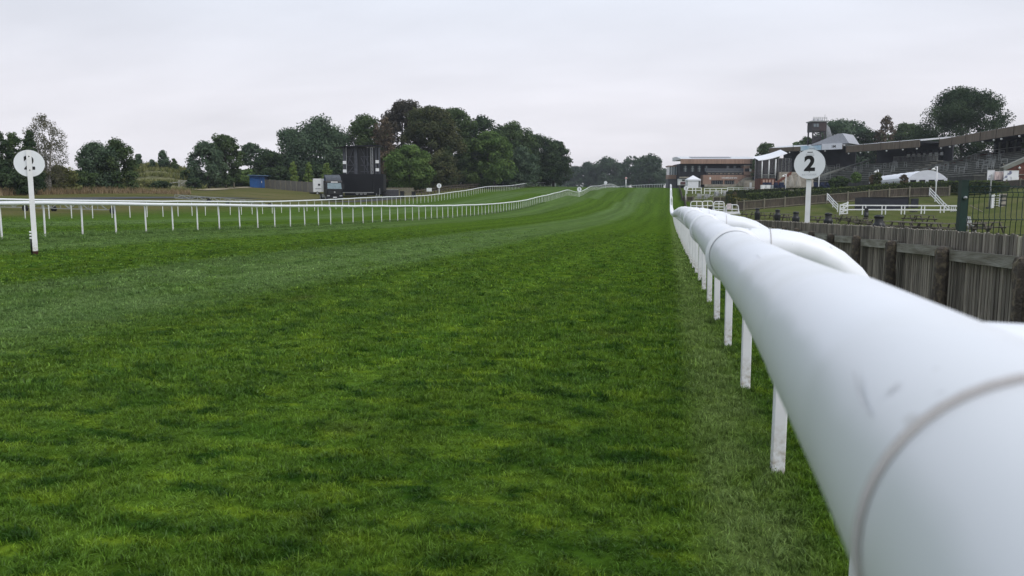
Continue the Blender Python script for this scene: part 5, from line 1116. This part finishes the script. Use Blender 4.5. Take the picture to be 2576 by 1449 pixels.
hedge('long clipped green hedge along the top of the brown fence', [(1878, 121, 488, 1.15), (1980, 119, 481, 1.2), (2080, 118, 475, 1.2), (2180, 117, 467.5, 1.25), (2270, 116, 460.5, 1.25), (2390, 115, 456, 1.35)], 1.4, 'hedge', 1)
hedge('dark clipped hedge standing behind the long green one', [(1829, 140, 480.5, 1.3), (1920, 140, 477, 1.3), (2010, 140, 473.5, 1.3), (2070, 140, 471, 1.3)], 1.2, 'hedgedk', 2)
hedge('low golden clipped hedge block at the end of the dark hedge', [(1828, 126, 490, 1.2), (1852, 126, 491, 1.2)], 1.5, 'gold', 3, leaf=.12)
hedge('golden hedge corner sloping down to the brown fence', [(1846, 120, 496, 1.1), (1876, 118, 502, .6)], 1.8, 'gold', 4, leaf=.12)
hedge('olive hedge behind the green mesh panel near the advert panels', [(2395, 112, 457, 1.3), (2480, 106, 456, 1.3), (2530, 102, 461, 1.2)], 1.3, 'hedge', 5)
tree('small red brown ball shaped shrub on the golden hedge', 1848, 128, 480, 9, 'rust', 'round', seed=201, lowcrown=.35, name='topiary', cat='shrub', leaf=.12)
for i, (x, D, yt, wd, lf, lab) in enumerate([(2108, 142, 446, 44, 'oak', 'rounded green shrub right of the folded parasols'), (2150, 140, 436, 26, 'mid', 'thin leafy shrub left of the marquee'), (2192, 122, 442, 16, 'rust', 'spindly young tree before the marquee side'), (2205, 120, 433, 18, 'brown', 'sparse sapling against the marquee roof'), (2272, 116, 438, 20, 'rust', 'reddish sapling at the marquee front corner')]):
    tree(lab, x, D, yt, wd, lf, 'dome', seed=210 + i, lowcrown=.05 if wd > 30 else .4, name='shrub', cat='shrub', dens=1 if wd > 30 else .13, group='shrubs around the marquee')

# brown boarded fences on the bank
def bank_fence(label, pts, hgt, split):
    P = [at(*p) for p in pts]; t = thing('board_fence', label, 'fence', P[0])
    for i in range(len(P) - 1):
        a, b = P[i] - P[0], P[i + 1] - P[0]; d = b - a; n = max(1, round(math.hypot(d.x, d.y) / .28))
        for k in range(n):
            p = a + d * ((k + .5) / n); MB().box(p + Vector((0, 0, hgt * .46)), (.25, .03, hgt * .92 + random.uniform(-.02, .02)), rz=math.atan2(d.y, d.x)).build('board', M['wood_brown'], t)
        MB().bar(a + Vector((0, -.05, hgt * .93)), b + Vector((0, -.05, hgt * .93)), .07, .1).build('rail', M['wood_post'], t); MB().bar(a + Vector((0, -.05, hgt * .12)), b + Vector((0, -.05, hgt * .12)), .06, .1).build('rail', M['wood_post'], t)
    for p in P: q = p - P[0]; MB().box(q + Vector((0, -.1, hgt * .5)), (.17, .17, hgt * 1.2)).build('post', M['wood_post'], t)
bank_fence('brown boarded fence with pale posts climbing the bank', [(1853, 530.5, 112.5), (1871, 529, 112), (1922, 525, 112), (1974, 520.6, 112), (2026, 516, 112), (2079, 512, 112), (2132, 508, 112), (2185, 503.5, 112), (2236, 499, 112), (2287, 496, 112), (2340, 494.5, 111), (2387, 494, 110)], 1.38, True)
bank_fence('brown boarded fence on the bank behind the green mesh panel', [(2391, 484, 116), (2425, 482, 114), (2460, 480, 112), (2496, 478, 110), (2530, 475, 107), (2566, 473, 104), (2600, 471, 101)], 1.15, True)

# white rails in the paddock
def rail_fence(label, pts, rails, hgt, pw=.10, group=None, posts=None, name='rail_fence'):
    P = [at(*p) for p in pts]; t = thing(name, label, 'fence', P[0], 0, group)
    for i in range(len(P)):
        q = P[i] - P[0]; MB().box(q + Vector((0, 0, hgt / 2 - .05)), (pw, pw, hgt + .15)).build('post', M['white'], t)
        if i < len(P) - 1:
            b = P[i + 1] - P[0]
            for f in rails: MB().bar(q + Vector((0, -.05, hgt * f)), b + Vector((0, -.05, hgt * f)), .05, .13).build('rail', M['white'], t)
    return t
px_ = [2112, 2169, 2177, 2218, 2227, 2267, 2275, 2317, 2325, 2365, 2374, 2414]
rail_fence('long white two rail fence in front of the black trailer', [(x, 541 + (x - 2112) * .004, 93) for x in px_], (.55, .97), 1.2)
rail_fence('white three rail fence dropping down the bank at its left', [(2081, 502, 111), (2095, 519, 104), (2107, 531.5, 98)], (.2, .58, .97), .85)
rail_fence('white three rail fence dropping down the bank right of the trailer', [(2338, 490, 109), (2352, 505, 104), (2372, 528, 98), (2386, 541, 94.5)], (.2, .58, .97), .95)
v = VF(2120, 95, 541); t = v.thing('rail_gate', 'white cross braced gate at the left end of the two rail fence', 'gate'); X, Z = v.X, v.Z
for x in (2111, 2119, 2129): MB().b(X(x) - .06, X(x) + .06, -.5, -.4, -.1, Z(514 if x != 2129 else 507)).build('post', M['white'], t)
for y0, y1 in ((516, 509), (524, 518), (532, 528), (537, 536)): MB().bar((X(2111), -.55, Z(y0)), (X(2130), -.55, Z(y1)), .06, .12).build('bar', M['white'], t)
MB().bar((X(2112), -.6, Z(537)), (X(2129), -.6, Z(510)), .06, .1).build('brace', M['white'], t)
v = VF(2396, 94, 541); t = v.thing('rail_gate', 'white picket gate where the sloping fence meets the two rail fence', 'gate'); X, Z = v.X, v.Z
for k in range(6): MB().b(X(2384 + 5 * k), X(2385.3 + 5 * k), -.9, -.8, -.05, Z(517)).build('picket', M['white'], t)
for y in (520, 530, 538): MB().b(X(2384), X(2412), -.95, -.9, Z(y), Z(y - 1.6)).build('bar', M['white'], t)

# black event trailer in the paddock
v = VF(2242, 99, 543); t = v.thing('event_trailer', 'long low black trailer standing behind the white two rail fence', 'trailer'); X, Z = v.X, v.Z
navy = mat('navy_black_panel', (.014, .016, .026), rough=.5, var=.15)
MB().b(X(2186), X(2289), .3, 2.6, Z(531), Z(496.5)).build('body', navy, t); MB().b(X(2169), X(2186), .1, 2.0, Z(537), Z(498)).build('end_box', navy, t); MB().b(X(2294), X(2312), .1, 2.0, Z(530), Z(499)).build('end_box', navy, t)
MB().b(X(2289), X(2294), .2, .6, -.1, Z(498)).build('olive_post', mat('olive_post', (.09, .10, .05), rough=.8), t); MB().b(X(2186), X(2289), .25, .3, Z(531.5), Z(530)).build('sill', M['darksteel'], t); MB().b(X(2169), X(2312), .2, 2.6, Z(497), Z(496)).build('top_edge', M['darksteel'], t)
for x in (2233, 2252): wheel(t, (X(x), .25, .42), .40, .22)
for x in (2190, 2284): MB().b(X(x), X(x + 2), .5, .6, -.1, Z(531)).build('jack_leg', M['darksteel'], t)
v = VF(2303, 95, 541); t = v.thing('speaker_case', 'small dark case on the lawn right of the black trailer', 'case'); X, Z = v.X, v.Z; MB().b(X(2296), X(2310), 0, .6, 0, Z(531)).build('case', navy, t); MB().b(X(2301), X(2305), -.03, 0, Z(539), Z(536)).build('label_plate', M['white'], t)

# litter bins
proto = thing('litter_bin', 'x', 'bin', (0, 0, 0), 0, 'black hooded bins along the lawn')
MB().lathe([(.01, 0), (.26, 0), (.29, .06), (.31, .80), (.31, .86), (.25, .95)], (0, 0, 0), 20).build('drum', M['black'], proto)
MB().lathe([(.25, .95), (.215, 1.0), (.215, 1.24)], (0, 0, 0), 20).build('neck', mat('bin_neck', (.02, .02, .022), rough=.5), proto)
MB().lathe([(.215, 1.22), (.25, 1.24), (.25, 1.32), (.20, 1.38), (.01, 1.40)], (0, 0, 0), 20).build('hood', M['black'], proto)
MB().b(-.035, .035, -.315, -.29, .62, .72).build('badge', M['galv'], proto)
for i, (x, D, lab) in enumerate([(2214, 41, 'nearest and largest black hooded bin above the boarded fence'), (2086, 54, 'second nearest black hooded bin, right of the marker post'), (2004, 66, 'black hooded bin just left of the marker post'), (1957.6, 79, 'black hooded bin fourth along from the nearest'), (1906.5, 90, 'black hooded bin second farthest along the lawn'), (1788, 100, 'farthest black hooded bin before the white barriers')]):
    o = proto if i == 0 else copy_tree(proto); g = gat(x, D); o.location = g; o['label'] = lab; o.rotation_euler = (0, 0, YAW + i * .7)
g = gat(2181, 84); t = thing('waste_bin', 'slim black open topped bin in front of the two rail fence', 'bin', g, YAW); MB().lathe([(.01, 0), (.22, 0), (.25, .8), (.01, .8)], (0, 0, 0), 14).build('drum', M['black'], t); MB().b(-.2, .2, -.05, .05, .8, 1.25).build('bracket', M['black'], t)

# picnic tables
M['picnic'] = mat('picnic_timber', (.13, .115, .09), rough=.9, var=.25, scale=5, rnd=.15)
proto = thing('picnic_table', 'x', 'table', (0, 0, 0), 0, 'timber picnic tables on the lawn')
for k in range(5): MB().b(-.9, .9, -.35 + .142 * k, -.35 + .142 * k + .13, .72, .76).build('top_plank', M['picnic'], proto)
for s_ in (-1, 1):
    for k in range(2): MB().b(-.9, .9, s_ * .72 - .13 + .14 * k, s_ * .72 - .01 + .14 * k, .43, .47).build('seat_plank', M['picnic'], proto)
for sx in (-.62, .62):
    for s_ in (-1, 1): MB().bar((sx, s_ * .30, .72), (sx, s_ * .68, 0), .05, .10).build('leg', M['picnic'], proto)
    MB().b(sx + .03, sx + .07, -.82, .82, .34, .43).build('cross_beam', M['picnic'], proto)
tabs = [(2299, 76, .3), (2330, 74, .1), (2238, 58, .2), (2272, 56, .5), (2306, 54, .15), (2342, 53, .4), (2378, 51, .1), (2452, 52, .3), (2492, 55, .2), (2448, 63, .1), (2190, 64, .3), (2163, 69, .1), (2138, 74, .4), (2112, 79, .2), (1968, 87, .3), (1932, 92, .2), (1990, 84, .1), (2060, 75, .4), (1885, 96, .2)]
tl = ['picnic table standing clear on the lawn, left of a pair', 'picnic table standing clear on the lawn, right of a pair', 'picnic table just right of the nearest bin', 'picnic table second right of the nearest bin', 'picnic table below the clear standing pair', 'picnic table right below the clear standing pair', 'picnic table next left of the green mesh post', 'picnic table lowest behind the green mesh panel', 'picnic table farthest right behind the mesh panel', 'picnic table behind the mesh panel next to the grey chair', 'picnic table just left of the nearest bin', 'picnic table second left of the nearest bin', 'picnic table third left of the nearest bin', 'picnic table just right of the second nearest bin', 'picnic table between the fourth bin and its left neighbour', 'picnic table right of the second farthest bin', 'picnic table left of the third bin', 'picnic table between marker post and second bin', 'picnic table left of the second farthest bin']
for i, (x, D, rz) in enumerate(tabs):
    o = proto if i == 0 else copy_tree(proto); o.location = gat(x, D); o.rotation_euler = (0, 0, YAW + rz); o['label'] = tl[i]
v = VF(2446, 58, None); t = v.thing('garden_chair', 'grey slatted garden chair behind the green mesh panel', 'chair')
cm = mat('grey_chair', (.32, .33, .34), rough=.7)
for k in range(4): MB().bar((-.22 + .145 * k, .25, .45), (-.22 + .145 * k, .52, 1.1), .10, .02).build('back_slat', cm, t)
MB().b(-.3, .3, -.25, .3, .40, .44).build('seat', cm, t)
for sx in (-.27, .27):
    for y in (-.22, .26): MB().b(sx - .03, sx + .03, y - .03, y + .03, 0, .42).build('leg', cm, t)

# green mesh panel
v = VF(2422, 7.9, None); t = v.thing('mesh_fence', 'dark green welded mesh panel on a steel post behind the boarded fence', 'fence'); X, Z = v.X, v.Z
MB().b(-.036, .036, -.03, .03, -.5, Z(455.5)).build('post', M['green'], t); MB().b(-.04, .04, -.034, .034, Z(455.5), Z(453.8)).build('post_cap', M['green'], t)
MB().lathe([(.001, -.03), (.018, -.02), (.014, .0)], (0, 0, 0), 10).build('bolt', M['galv'], t, (0, -.03, Z(497.5))).rotation_euler = (-math.pi / 2, 0, 0)
def bend(z): # folded ribs of the panel
    zt = Z(463)
    for zc_ in (Z(490), Z(552)):
        if abs(z - zc_) < .06: return -.035 * (1 - abs(z - zc_) / .06)
    if z > Z(484): return -.05 * min(1, (z - Z(484)) / (zt - Z(484)) * 1.5)
    return 0
wm = MB(); zs_ = [-.2, Z(558), Z(552), Z(546), Z(496), Z(490), Z(484), Z(476), Z(467)]
for k in range(24):
    x = .055 + .0555 * k
    MB().tube([(x + (.012 if i == len(zs_) - 1 else 0), .02 + bend(z), z) for i, z in enumerate(zs_)], .0038, 5).build('vertical_wire', M['green'], t)
for z in (Z(552), Z(496), Z(484), Z(470), Z(590)): MB().tube([(.03, .012 + bend(z), z), (1.4, .012 + bend(z), z)], .0042, 5).build('horizontal_wire', M['green'], t)

# white tubular barriers by the boarded fence
def barrier(label, x0, x1, D, yb, yt, cols, mid, base=True):
    v = VF((x0 + x1) / 2, D, yb); t = v.thing('tube_barrier', label, 'barrier', group='white tubular barriers by the fence'); X, Z = v.X, v.Z; r_ = .055
    a, b, zt = X(x0), X(x1), Z(yt); c = .25
    MB().tube([(a, 0, 0), (a, 0, zt - c), (a + c * .3, 0, zt - c * .3), (a + c, 0, zt), (b - c, 0, zt), (b - c * .3, 0, zt - c * .3), (b, 0, zt - c), (b, 0, 0)], r_, 8).build('frame', M['white'], t)
    for m_ in mid: MB().tube([(a, 0, zt * m_), (b, 0, zt * m_)], r_ * .9, 8).build('cross_tube', M['white'], t)
    for k in range(1, cols): x = a + (b - a) * k / cols; MB().tube([(x, 0, .05), (x, 0, zt)], r_ * .8, 8).build('upright', M['white'], t)
    if base: MB().b(a - .1, b + .1, -.1, .1, -.05, .28).build('kick_board', M['white'], t)
    for x in (a, b): MB().b(x - .09, x + .09, -.7, .6, -.05, .1).build('foot', M['white'], t); MB().bar((x, -.6, .05), (x, 0, zt * .7), .05).build('stay', M['white'], t)
barrier('white tubular barrier farthest left, with rounded corners', 1738, 1768, 101, 529, 506.5, 2, (.5,))
barrier('white tubular barrier second from left beside the far bin', 1767, 1794, 100, 531, 506, 2, (.55,))
barrier('white tubular barrier in the middle with double cross tubes', 1796, 1822, 98, 537, 507, 2, (.32, .55, .8))
barrier('white tubular barrier farthest right with a notice on it', 1827, 1858, 97, 538, 515, 2, (.5,))
v = VF(1835, 96.6, 538); t = v.thing('notice_board', 'pale pink notice fixed on the rightmost white barrier', 'sign'); X, Z = v.X, v.Z; MB().b(X(1829), X(1840), -.06, -.02, Z(526), Z(512)).build('board', mat('pink_notice', (.66, .58, .60), rough=.6), t); MB().b(X(1830.5), X(1838.5), -.075, -.06, Z(517), Z(516)).build('printed_line', M['inkgrey'], t)
for x, lab in ((1756, 'dark blue case behind the leftmost white barrier'),):
    v = VF(x, 104, None); t = v.thing('equipment_case', lab, 'case'); MB().b(-.35, .35, 0, .6, 0, 1.3).build('case', navy, t); MB().b(.4, .85, 0, .5, 0, 1.25).build('white_case', M['white'], t)

# lamp posts
def lamp(label, x, D, yt, yb=None, side=-1, m_='white', head=True):
    v = VF(x, D, yb); t = v.thing('lamp_post', label, 'lamp', group='lamp posts of the enclosure'); Z = v.Z; hh = Z(yt)
    MB().tube([(0, 0, -.5), (0, 0, hh * .5), (0, 0, hh)], [.10, .085, .07], 8).build('pole', M[m_], t)
    if head:
        MB().tube([(0, 0, hh - .1), (side * .28, 0, hh - .08), (side * .48, 0, hh - .22)], .045, 6).build('bracket', M[m_], t)
        MB().lathe([(.03, .12), (.16, .06), (.30, -.10), (.24, -.16), (.01, -.24)], (side * .5, 0, hh - .34), 14).build('lamp_shade', lampm, t)
lamp('tall white lamp post in front of the marquee', 2353, 109, 420)
lamp('white lamp post left of the folded parasols', 1975, 140, 438.5)
lamp('white lamp post right behind the marker disc', 2058, 140, 439.5)
lamp('white lamp post left of the marquee roof', 2206, 133, 428)
lamp('plain grey pole behind the green mesh panel', 2490, 92, 440, m_='frame', head=False)

# folded parasols
par = thing('parasol', 'x', 'parasol', (0, 0, 0), YAW, 'folded cream parasols')
pm_ = mat('cream_canvas', (.50, .46, .41), rough=.9, var=.14, scale=3, stretch=(6, 6, .4))
mb = MB(); VV = []; n = 20
for z, r_ in ((.75, .34), (.95, .42), (1.4, .38), (2.0, .26), (2.6, .13), (2.85, .04)):
    for k in range(n): rr_ = r_ * (1 + .16 * (1 if k % 2 else -1)); VV.append((rr_ * math.cos(2 * math.pi * k / n), rr_ * math.sin(2 * math.pi * k / n), z))
mb.add(VV, [(i * n + k, i * n + (k + 1) % n, (i + 1) * n + (k + 1) % n, (i + 1) * n + k) for i in range(5) for k in range(n)], False).build('folded_canopy', pm_, par)
MB().tube([(0, 0, 0), (0, 0, 2.95)], .04, 8).build('pole', M['wood_post'], par); MB().b(-.35, .35, -.35, .35, 0, .3).build('base', M['stone'], par)
for i, (x, D, lab) in enumerate([(1989, 136, 'folded cream parasol farthest left'), (2007, 135, 'folded cream parasol in the middle'), (2038, 139, 'folded cream parasol half hidden by the marker post')]):
    o = par if i == 0 else copy_tree(par); g = gat(x, D); o.location = (g.x, g.y, at(x, 480, D).z - .1); o['label'] = lab; o.rotation_euler = (0, 0, YAW + i)
# blue lounge chairs and white planters
ch = thing('lounge_chair', 'x', 'chair', (0, 0, 0), YAW, 'navy lounge chairs by the clipped hedge')
bl = mat('navy_fabric', (.014, .024, .060), rough=.9)
MB().b(-.45, .45, -.45, .35, .25, .5).build('seat', bl, ch); MB().b(-.45, .45, .3, .5, .45, 1.25).build('backrest', bl, ch)
for sx in (-1, 1): MB().b(sx * .45, sx * .58, -.45, .45, .2, .75).build('armrest', bl, ch); MB().b(sx * .5 - .05, sx * .5 + .05, -.4, -.3, 0, .25).build('leg', M['frame'], ch); MB().b(sx * .5 - .05, sx * .5 + .05, .3, .4, 0, .25).build('leg', M['frame'], ch)
cl = ['navy lounge chair farthest left by the hedge', 'navy lounge chair second from left by the hedge', 'navy lounge chair third from left, a larger looking one', 'navy lounge chair just left of the lamp post', 'navy lounge chair right of the marker post', 'navy lounge chair left of the rounded green shrub', 'navy lounge chair close behind the second parasol']
for i, (x, D) in enumerate([(1926, 149), (1938, 149), (1956, 147), (1967, 147), (2072, 146), (2086, 146), (2052, 147)]):
    o = ch if i == 0 else copy_tree(ch); o.location = (lambda p: (p.x, p.y, p.z))(at(x, 475.5, D)); o['label'] = cl[i]; o.rotation_euler = (0, 0, YAW + (i % 3) * .3)
for i, (x, lab) in enumerate([(1919, 'white planter box left of the navy chairs'), (1932, 'white planter box between the first two navy chairs'), (1947, 'white planter box between the second and third navy chairs')]):
    p = at(x, 475.5, 148); t = thing('planter_box', lab, 'planter', p, YAW, 'white planter boxes'); MB().b(-.4, .4, -.3, .3, 0, .75).build('box', M['white'], t); MB().b(-.33, .33, -.23, .23, .75, .82).build('soil', M['lichen'], t)
# white ranch rails, patio tables and small signs before the clubhouse
rail_fence('white ranch rail with tall posts before the bar building', [(x, 487, 168) for x in (1772, 1786, 1801, 1815, 1830)], (.5, .97), 1.15, .16)
rail_fence('white ranch rail beyond the dark hedge', [(x, 480, 178) for x in (1830, 1845, 1858, 1880, 1902)], (.5, .97), .75, .14)
rail_fence('white ranch rail left below the gazebo', [(x, 486, 170) for x in (1728, 1742, 1750, 1764)], (.5, .97), 1.2, .16)
v = VF(1725, 150, 500); t = v.thing('furlong_marker', 'small white disc sign on a post beside the boarded fence end', 'marker'); Z = v.Z
MB().b(-.07, .07, -.05, .05, -.3, Z(476)).build('post', M['white'], t); MB().tube([(0, -.1, Z(474)), (0, -.06, Z(474))], .42, 24, smooth=False).build('disc', M['disc'], t); MB().b(-.06, .06, -.12, -.10, Z(477), Z(471)).build('number', M['ink'], t)
g = at(1888, 480, 180); t = thing('notice_board', 'small white upright sign beyond the ranch rail', 'sign', g, YAW); MB().b(-.25, .25, 0, .06, .6, 1.9).build('board', M['white'], t); MB().b(-.06, .06, .06, .12, -.2, 1.7).build('post', M['white'], t)
pt = thing('patio_table', 'x', 'table', (0, 0, 0), 0, 'round white patio tables')
MB().lathe([(.01, .70), (.5, .70), (.5, .76), (.01, .76)], (0, 0, 0), 16).build('top', M['white'], pt); MB().tube([(0, 0, 0), (0, 0, .7)], .05, 8).build('stem', M['frame'], pt); MB().lathe([(.28, 0), (.25, .05), (.01, .06)], (0, 0, 0), 14).build('foot', M['frame'], pt)
sc_ = thing('patio_chair', 'x', 'chair', (0, 0, 0), 0, 'grey white patio chairs')
wc = mat('patio_chair_grey', (.42, .42, .43), rough=.6, rnd=.3)
MB().b(-.24, .24, -.24, .24, .42, .47).build('seat', wc, sc_); MB().b(-.24, .24, .2, .25, .47, .95).build('backrest', wc, sc_)
for sx in (-.2, .2):
    for y in (-.2, .2): MB().b(sx - .025, sx + .025, y - .025, y + .025, 0, .42).build('leg', wc, sc_)
spots = [(1748, 160), (1756, 155), (1764, 150), (1770, 146), (1788, 158), (1798, 155), (1808, 152), (1819, 150)]
side_ = ['left', 'right']
for i, (x, D) in enumerate(spots):
    o = pt if i == 0 else copy_tree(pt); o.location = gat(x, D); row = 'left' if i < 4 else 'right'; nth = ['farthest', 'second farthest', 'second nearest', 'nearest'][i % 4]
    o['label'] = f'round white patio table, {nth} of the {row} group on the lawn'
    for k in range(3):
        c_ = sc_ if (i == 0 and k == 0) else copy_tree(sc_); a = k * 2.1 + i; c_.location = Vector(o.location) + Vector((math.cos(a) * .8, math.sin(a) * .8, 0)); c_.rotation_euler = (0, 0, a - math.pi / 2)
        c_['label'] = f'patio chair {["right", "back", "front"][k]} side of the {nth} round table, {row} group'
bank_fence('low dark boarded fence below the right patio tables', [(1794, 510, 135), (1812, 510, 134), (1827, 509, 133)], 1.0, True)
bank_fence('low dark boarded fence below the left patio tables', [(1727, 507, 140), (1745, 507, 139)], .9, True)

# ladder stand with stone pillar behind the mesh panel
v = VF(2505, 92, 541); t = v.thing('ladder_stand', 'white ladder leaning beside a stone pillar on a slab', 'ladder'); X, Z = v.X, v.Z
for x in (2500, 2514): MB().b(X(x), X(x + 1.2), -.05, .05, 0, Z(488)).build('stile', M['white'], t)
for k in range(8): MB().b(X(2500), X(2515), -.04, .03, .25 + .29 * k, .29 + .29 * k).build('rung', M['white'], t)
MB().b(X(2494), X(2499), -.1, .1, 0, Z(490)).build('white_board', M['white'], t); MB().b(X(2486), X(2492), -.05, .35, 0, Z(521)).build('blue_box', navy, t)
r = random.Random(3)
for k in range(14):
    z = k * .18; MB().box((X(2523) + r.uniform(-.05, .05), 0, z + .09), (.55 + r.uniform(-.1, .1), .5, .17), rz=r.uniform(-.2, .2)).build('stone', M['stone'] if k % 3 else M['riser'], t)
MB().b(X(2476), X(2496), -.5, .5, -.05, .1).build('slab', M['stone'], t); MB().b(X(2503), X(2516), -.35, -.1, 0, .55).build('dark_box', M['dark'], t)
g = at(2440, 517, 88); MB_ = MB().bar((0, 0, 0), at(2476, 535, 91) - g, .09); tag(MB_.build('timber_pole', M['wood_post'], None, g), 'thin timber pole slanting down behind the green mesh panel', 'pole')
tag(MB().b(-40 * unit(150), 200 * unit(150), 0, .5, 0, 2.2).build('retaining_wall', M['stone'], None, at(1905, 478, 182), YAW), 'pale low terrace wall below the curved awning', 'wall')

# ------------------------------------------------------------------ far-off wood and haze
def wood_mass(name, label, spans, seed, lm):
    r = np.random.default_rng(seed); Ps = []
    for x0, x1, D, yt0, yt1, n in spans:
        for _ in range(n):
            f = r.random(); x = x0 + (x1 - x0) * f; p = at(x, 500, D + r.uniform(0, 25)); top = at(x, yt0 + (yt1 - yt0) * f + 5 * math.sin(x * .07) + 3 * math.sin(x * .19), D).z; g = h(p.x, p.y); Ps.append((p.x, p.y, g + (top - g) * r.random() ** .7))
    P = np.array(Ps); n = len(P); a = r.normal(size=(n, 3)); a /= np.linalg.norm(a, axis=1)[:, None]; b = np.cross(a, r.normal(size=(n, 3))); b /= np.linalg.norm(b, axis=1)[:, None]; s = .9 * r.uniform(.6, 1.3, n)[:, None]
    tag(put(name, np_mesh(name, np.stack([P + a * s, P + b * s * .7, P - a * s, P - b * s * .7], 1).reshape(-1, 3), np.arange(n * 4).reshape(n, 4), LEAF[lm], tint=np.repeat(r.random(n), 4))), label, 'woodland', kind='stuff')
wood_mass('woodland', 'far belt of woodland closing the field behind the trees', [(-150, 480, 230, 452, 455, 7000), (480, 700, 230, 445, 440, 5000), (700, 1400, 260, 425, 432, 14000), (1440, 1680, 620, 428, 425, 3000)], 77, 'far')
wood_mass('woodland', 'woodland behind the grandstands', [(1990, 2330, 245, 352, 335, 6000)], 78, 'oak')
hz = MB().b(-900, 900, -70, 1100, -4, 42).build('haze', None); hz['kind'] = 'stuff'; tag(hz, 'thin pale haze over the whole course', 'haze')
hm = bpy.data.materials.new('haze_air'); hm.use_nodes = True; N, L = hm.node_tree.nodes, hm.node_tree.links; N.remove(N['Principled BSDF'])
pv = N.new('ShaderNodeVolumePrincipled'); pv.inputs['Color'].default_value = (.86, .90, 1.0, 1); pv.inputs['Density'].default_value = .00022; pv.inputs['Anisotropy'].default_value = .2
L.new(pv.outputs[0], N['Material Output'].inputs['Volume']); hz.data.materials.append(hm)
